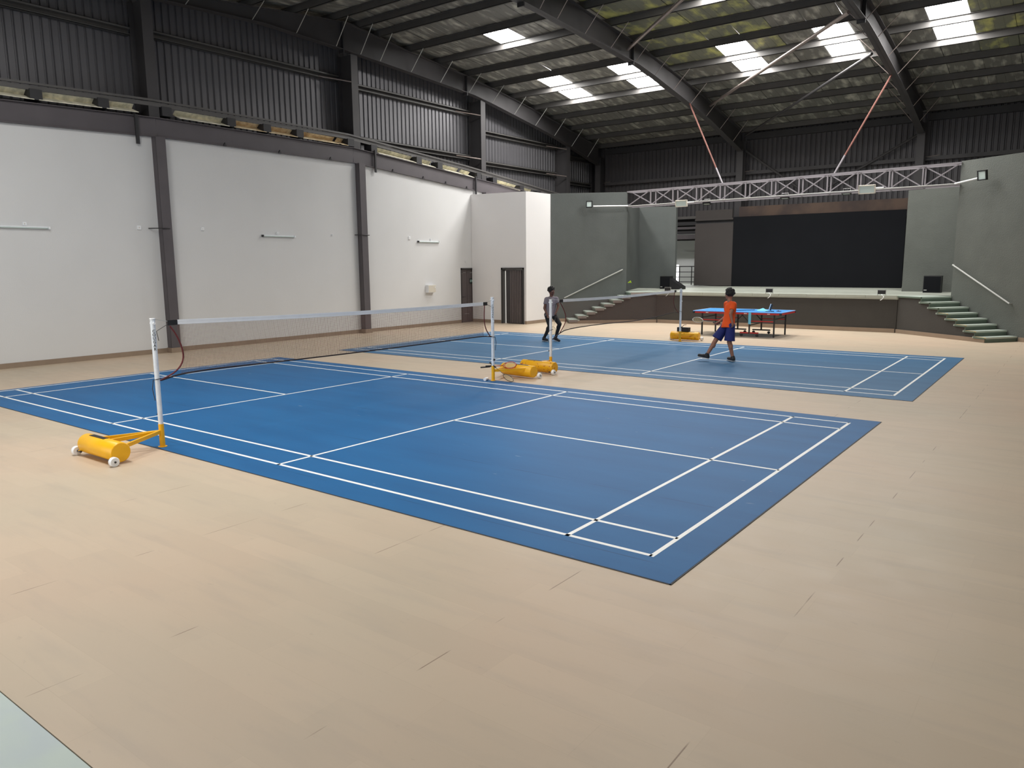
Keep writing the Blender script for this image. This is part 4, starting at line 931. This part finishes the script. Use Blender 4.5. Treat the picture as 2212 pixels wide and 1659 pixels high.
    for s_ in 'RL':
        a, b = P['an' + s_], P['to' + s_]; d = (b - a); dh = V((d.x, d.y, d.z)); sh_ = MB()
        heel = a - dh.normalized() * .05; 
        dn = dh.normalized(); s2 = dn.cross(up).normalized(); u2 = s2.cross(dn).normalized()
        foot0 = a - u2 * .042 - dn * .025; foot1 = foot0 + dn * .19
        sh_.capsule(foot0, foot1, .046, .04); sh_.capsule(foot0 + u2 * .01, a + u2 * .012, .048, .047); sh_.capsule(foot0 + s2 * .01, foot0 + dn * .1 + u2 * .012, .04, .042)
        shoe = skin_union(sh_, 'shoe', M['shoe'], t, .008, 1)
        MB().beam(foot0 - dn * .04 - u2 * .036, foot1 + dn * .03 - u2 * .034, .08, .02, up=tuple(u2)).build('sole', M['sole'], shoe)
    return t
P2 = dict(head=(9.374, 11.807, 1.526), neck=(9.40, 11.793, 1.375), chest=(9.424, 11.785, 1.21), pelvis=(9.42, 11.70, .87), shR=(9.29, 11.88, 1.31), shL=(9.53, 11.70, 1.31),
    elR=(9.27, 11.95, 1.03), haR=(9.165, 11.80, .90), elL=(9.52, 11.55, 1.10), haL=(9.57, 11.54, .92), hipR=(9.33, 11.74, .80), hipL=(9.50, 11.64, .80),
    knR=(9.175, 11.61, .50), anR=(9.028, 11.458, .15), toR=(8.83, 11.36, .19), knL=(9.49, 11.615, .46), anL=(9.565, 11.66, .105), toL=(9.43, 11.76, .105))
p2 = person('person in orange T-shirt and navy shorts stepping across the far court, racket in hand', P2, M['skin2'], M['orange'], M['navy'], False, (9.45, 11.66, 0), (-.93, .36, -.05))
racket((9.19, 11.80, .86), (8.60, 11.57, .95), (.2, -.5, .8), 'racket held out by the person in orange', M['rail'])
P1 = dict(head=(3.348, 13.47, 1.455), neck=(3.358, 13.449, 1.31), chest=(3.36, 13.43, 1.13), pelvis=(3.37, 13.37, .84), shR=(3.24, 13.36, 1.23), shL=(3.48, 13.53, 1.24),
    elR=(3.25, 13.24, .97), haR=(3.40, 13.18, .76), elL=(3.57, 13.5, 1.02), haL=(3.60, 13.33, .85), hipR=(3.31, 13.31, .76), hipL=(3.45, 13.42, .77),
    knR=(3.45, 13.22, .46), anR=(3.29, 13.162, .105), toR=(3.43, 13.10, .105), knL=(3.69, 13.38, .52), anL=(3.56, 13.371, .12), toL=(3.72, 13.33, .075))
p1 = person('person in grey T-shirt and black tights crouching behind the far net post', P1, M['skin1'], M['tee'], M['tights'], True, (3.42, 13.3, 0), (.93, -.36, -.1))
racket((3.62, 13.31, .83), (3.60, 13.1, .22), (.8, -.6, 0), 'racket held low by the person in the grey T-shirt', M['string'])
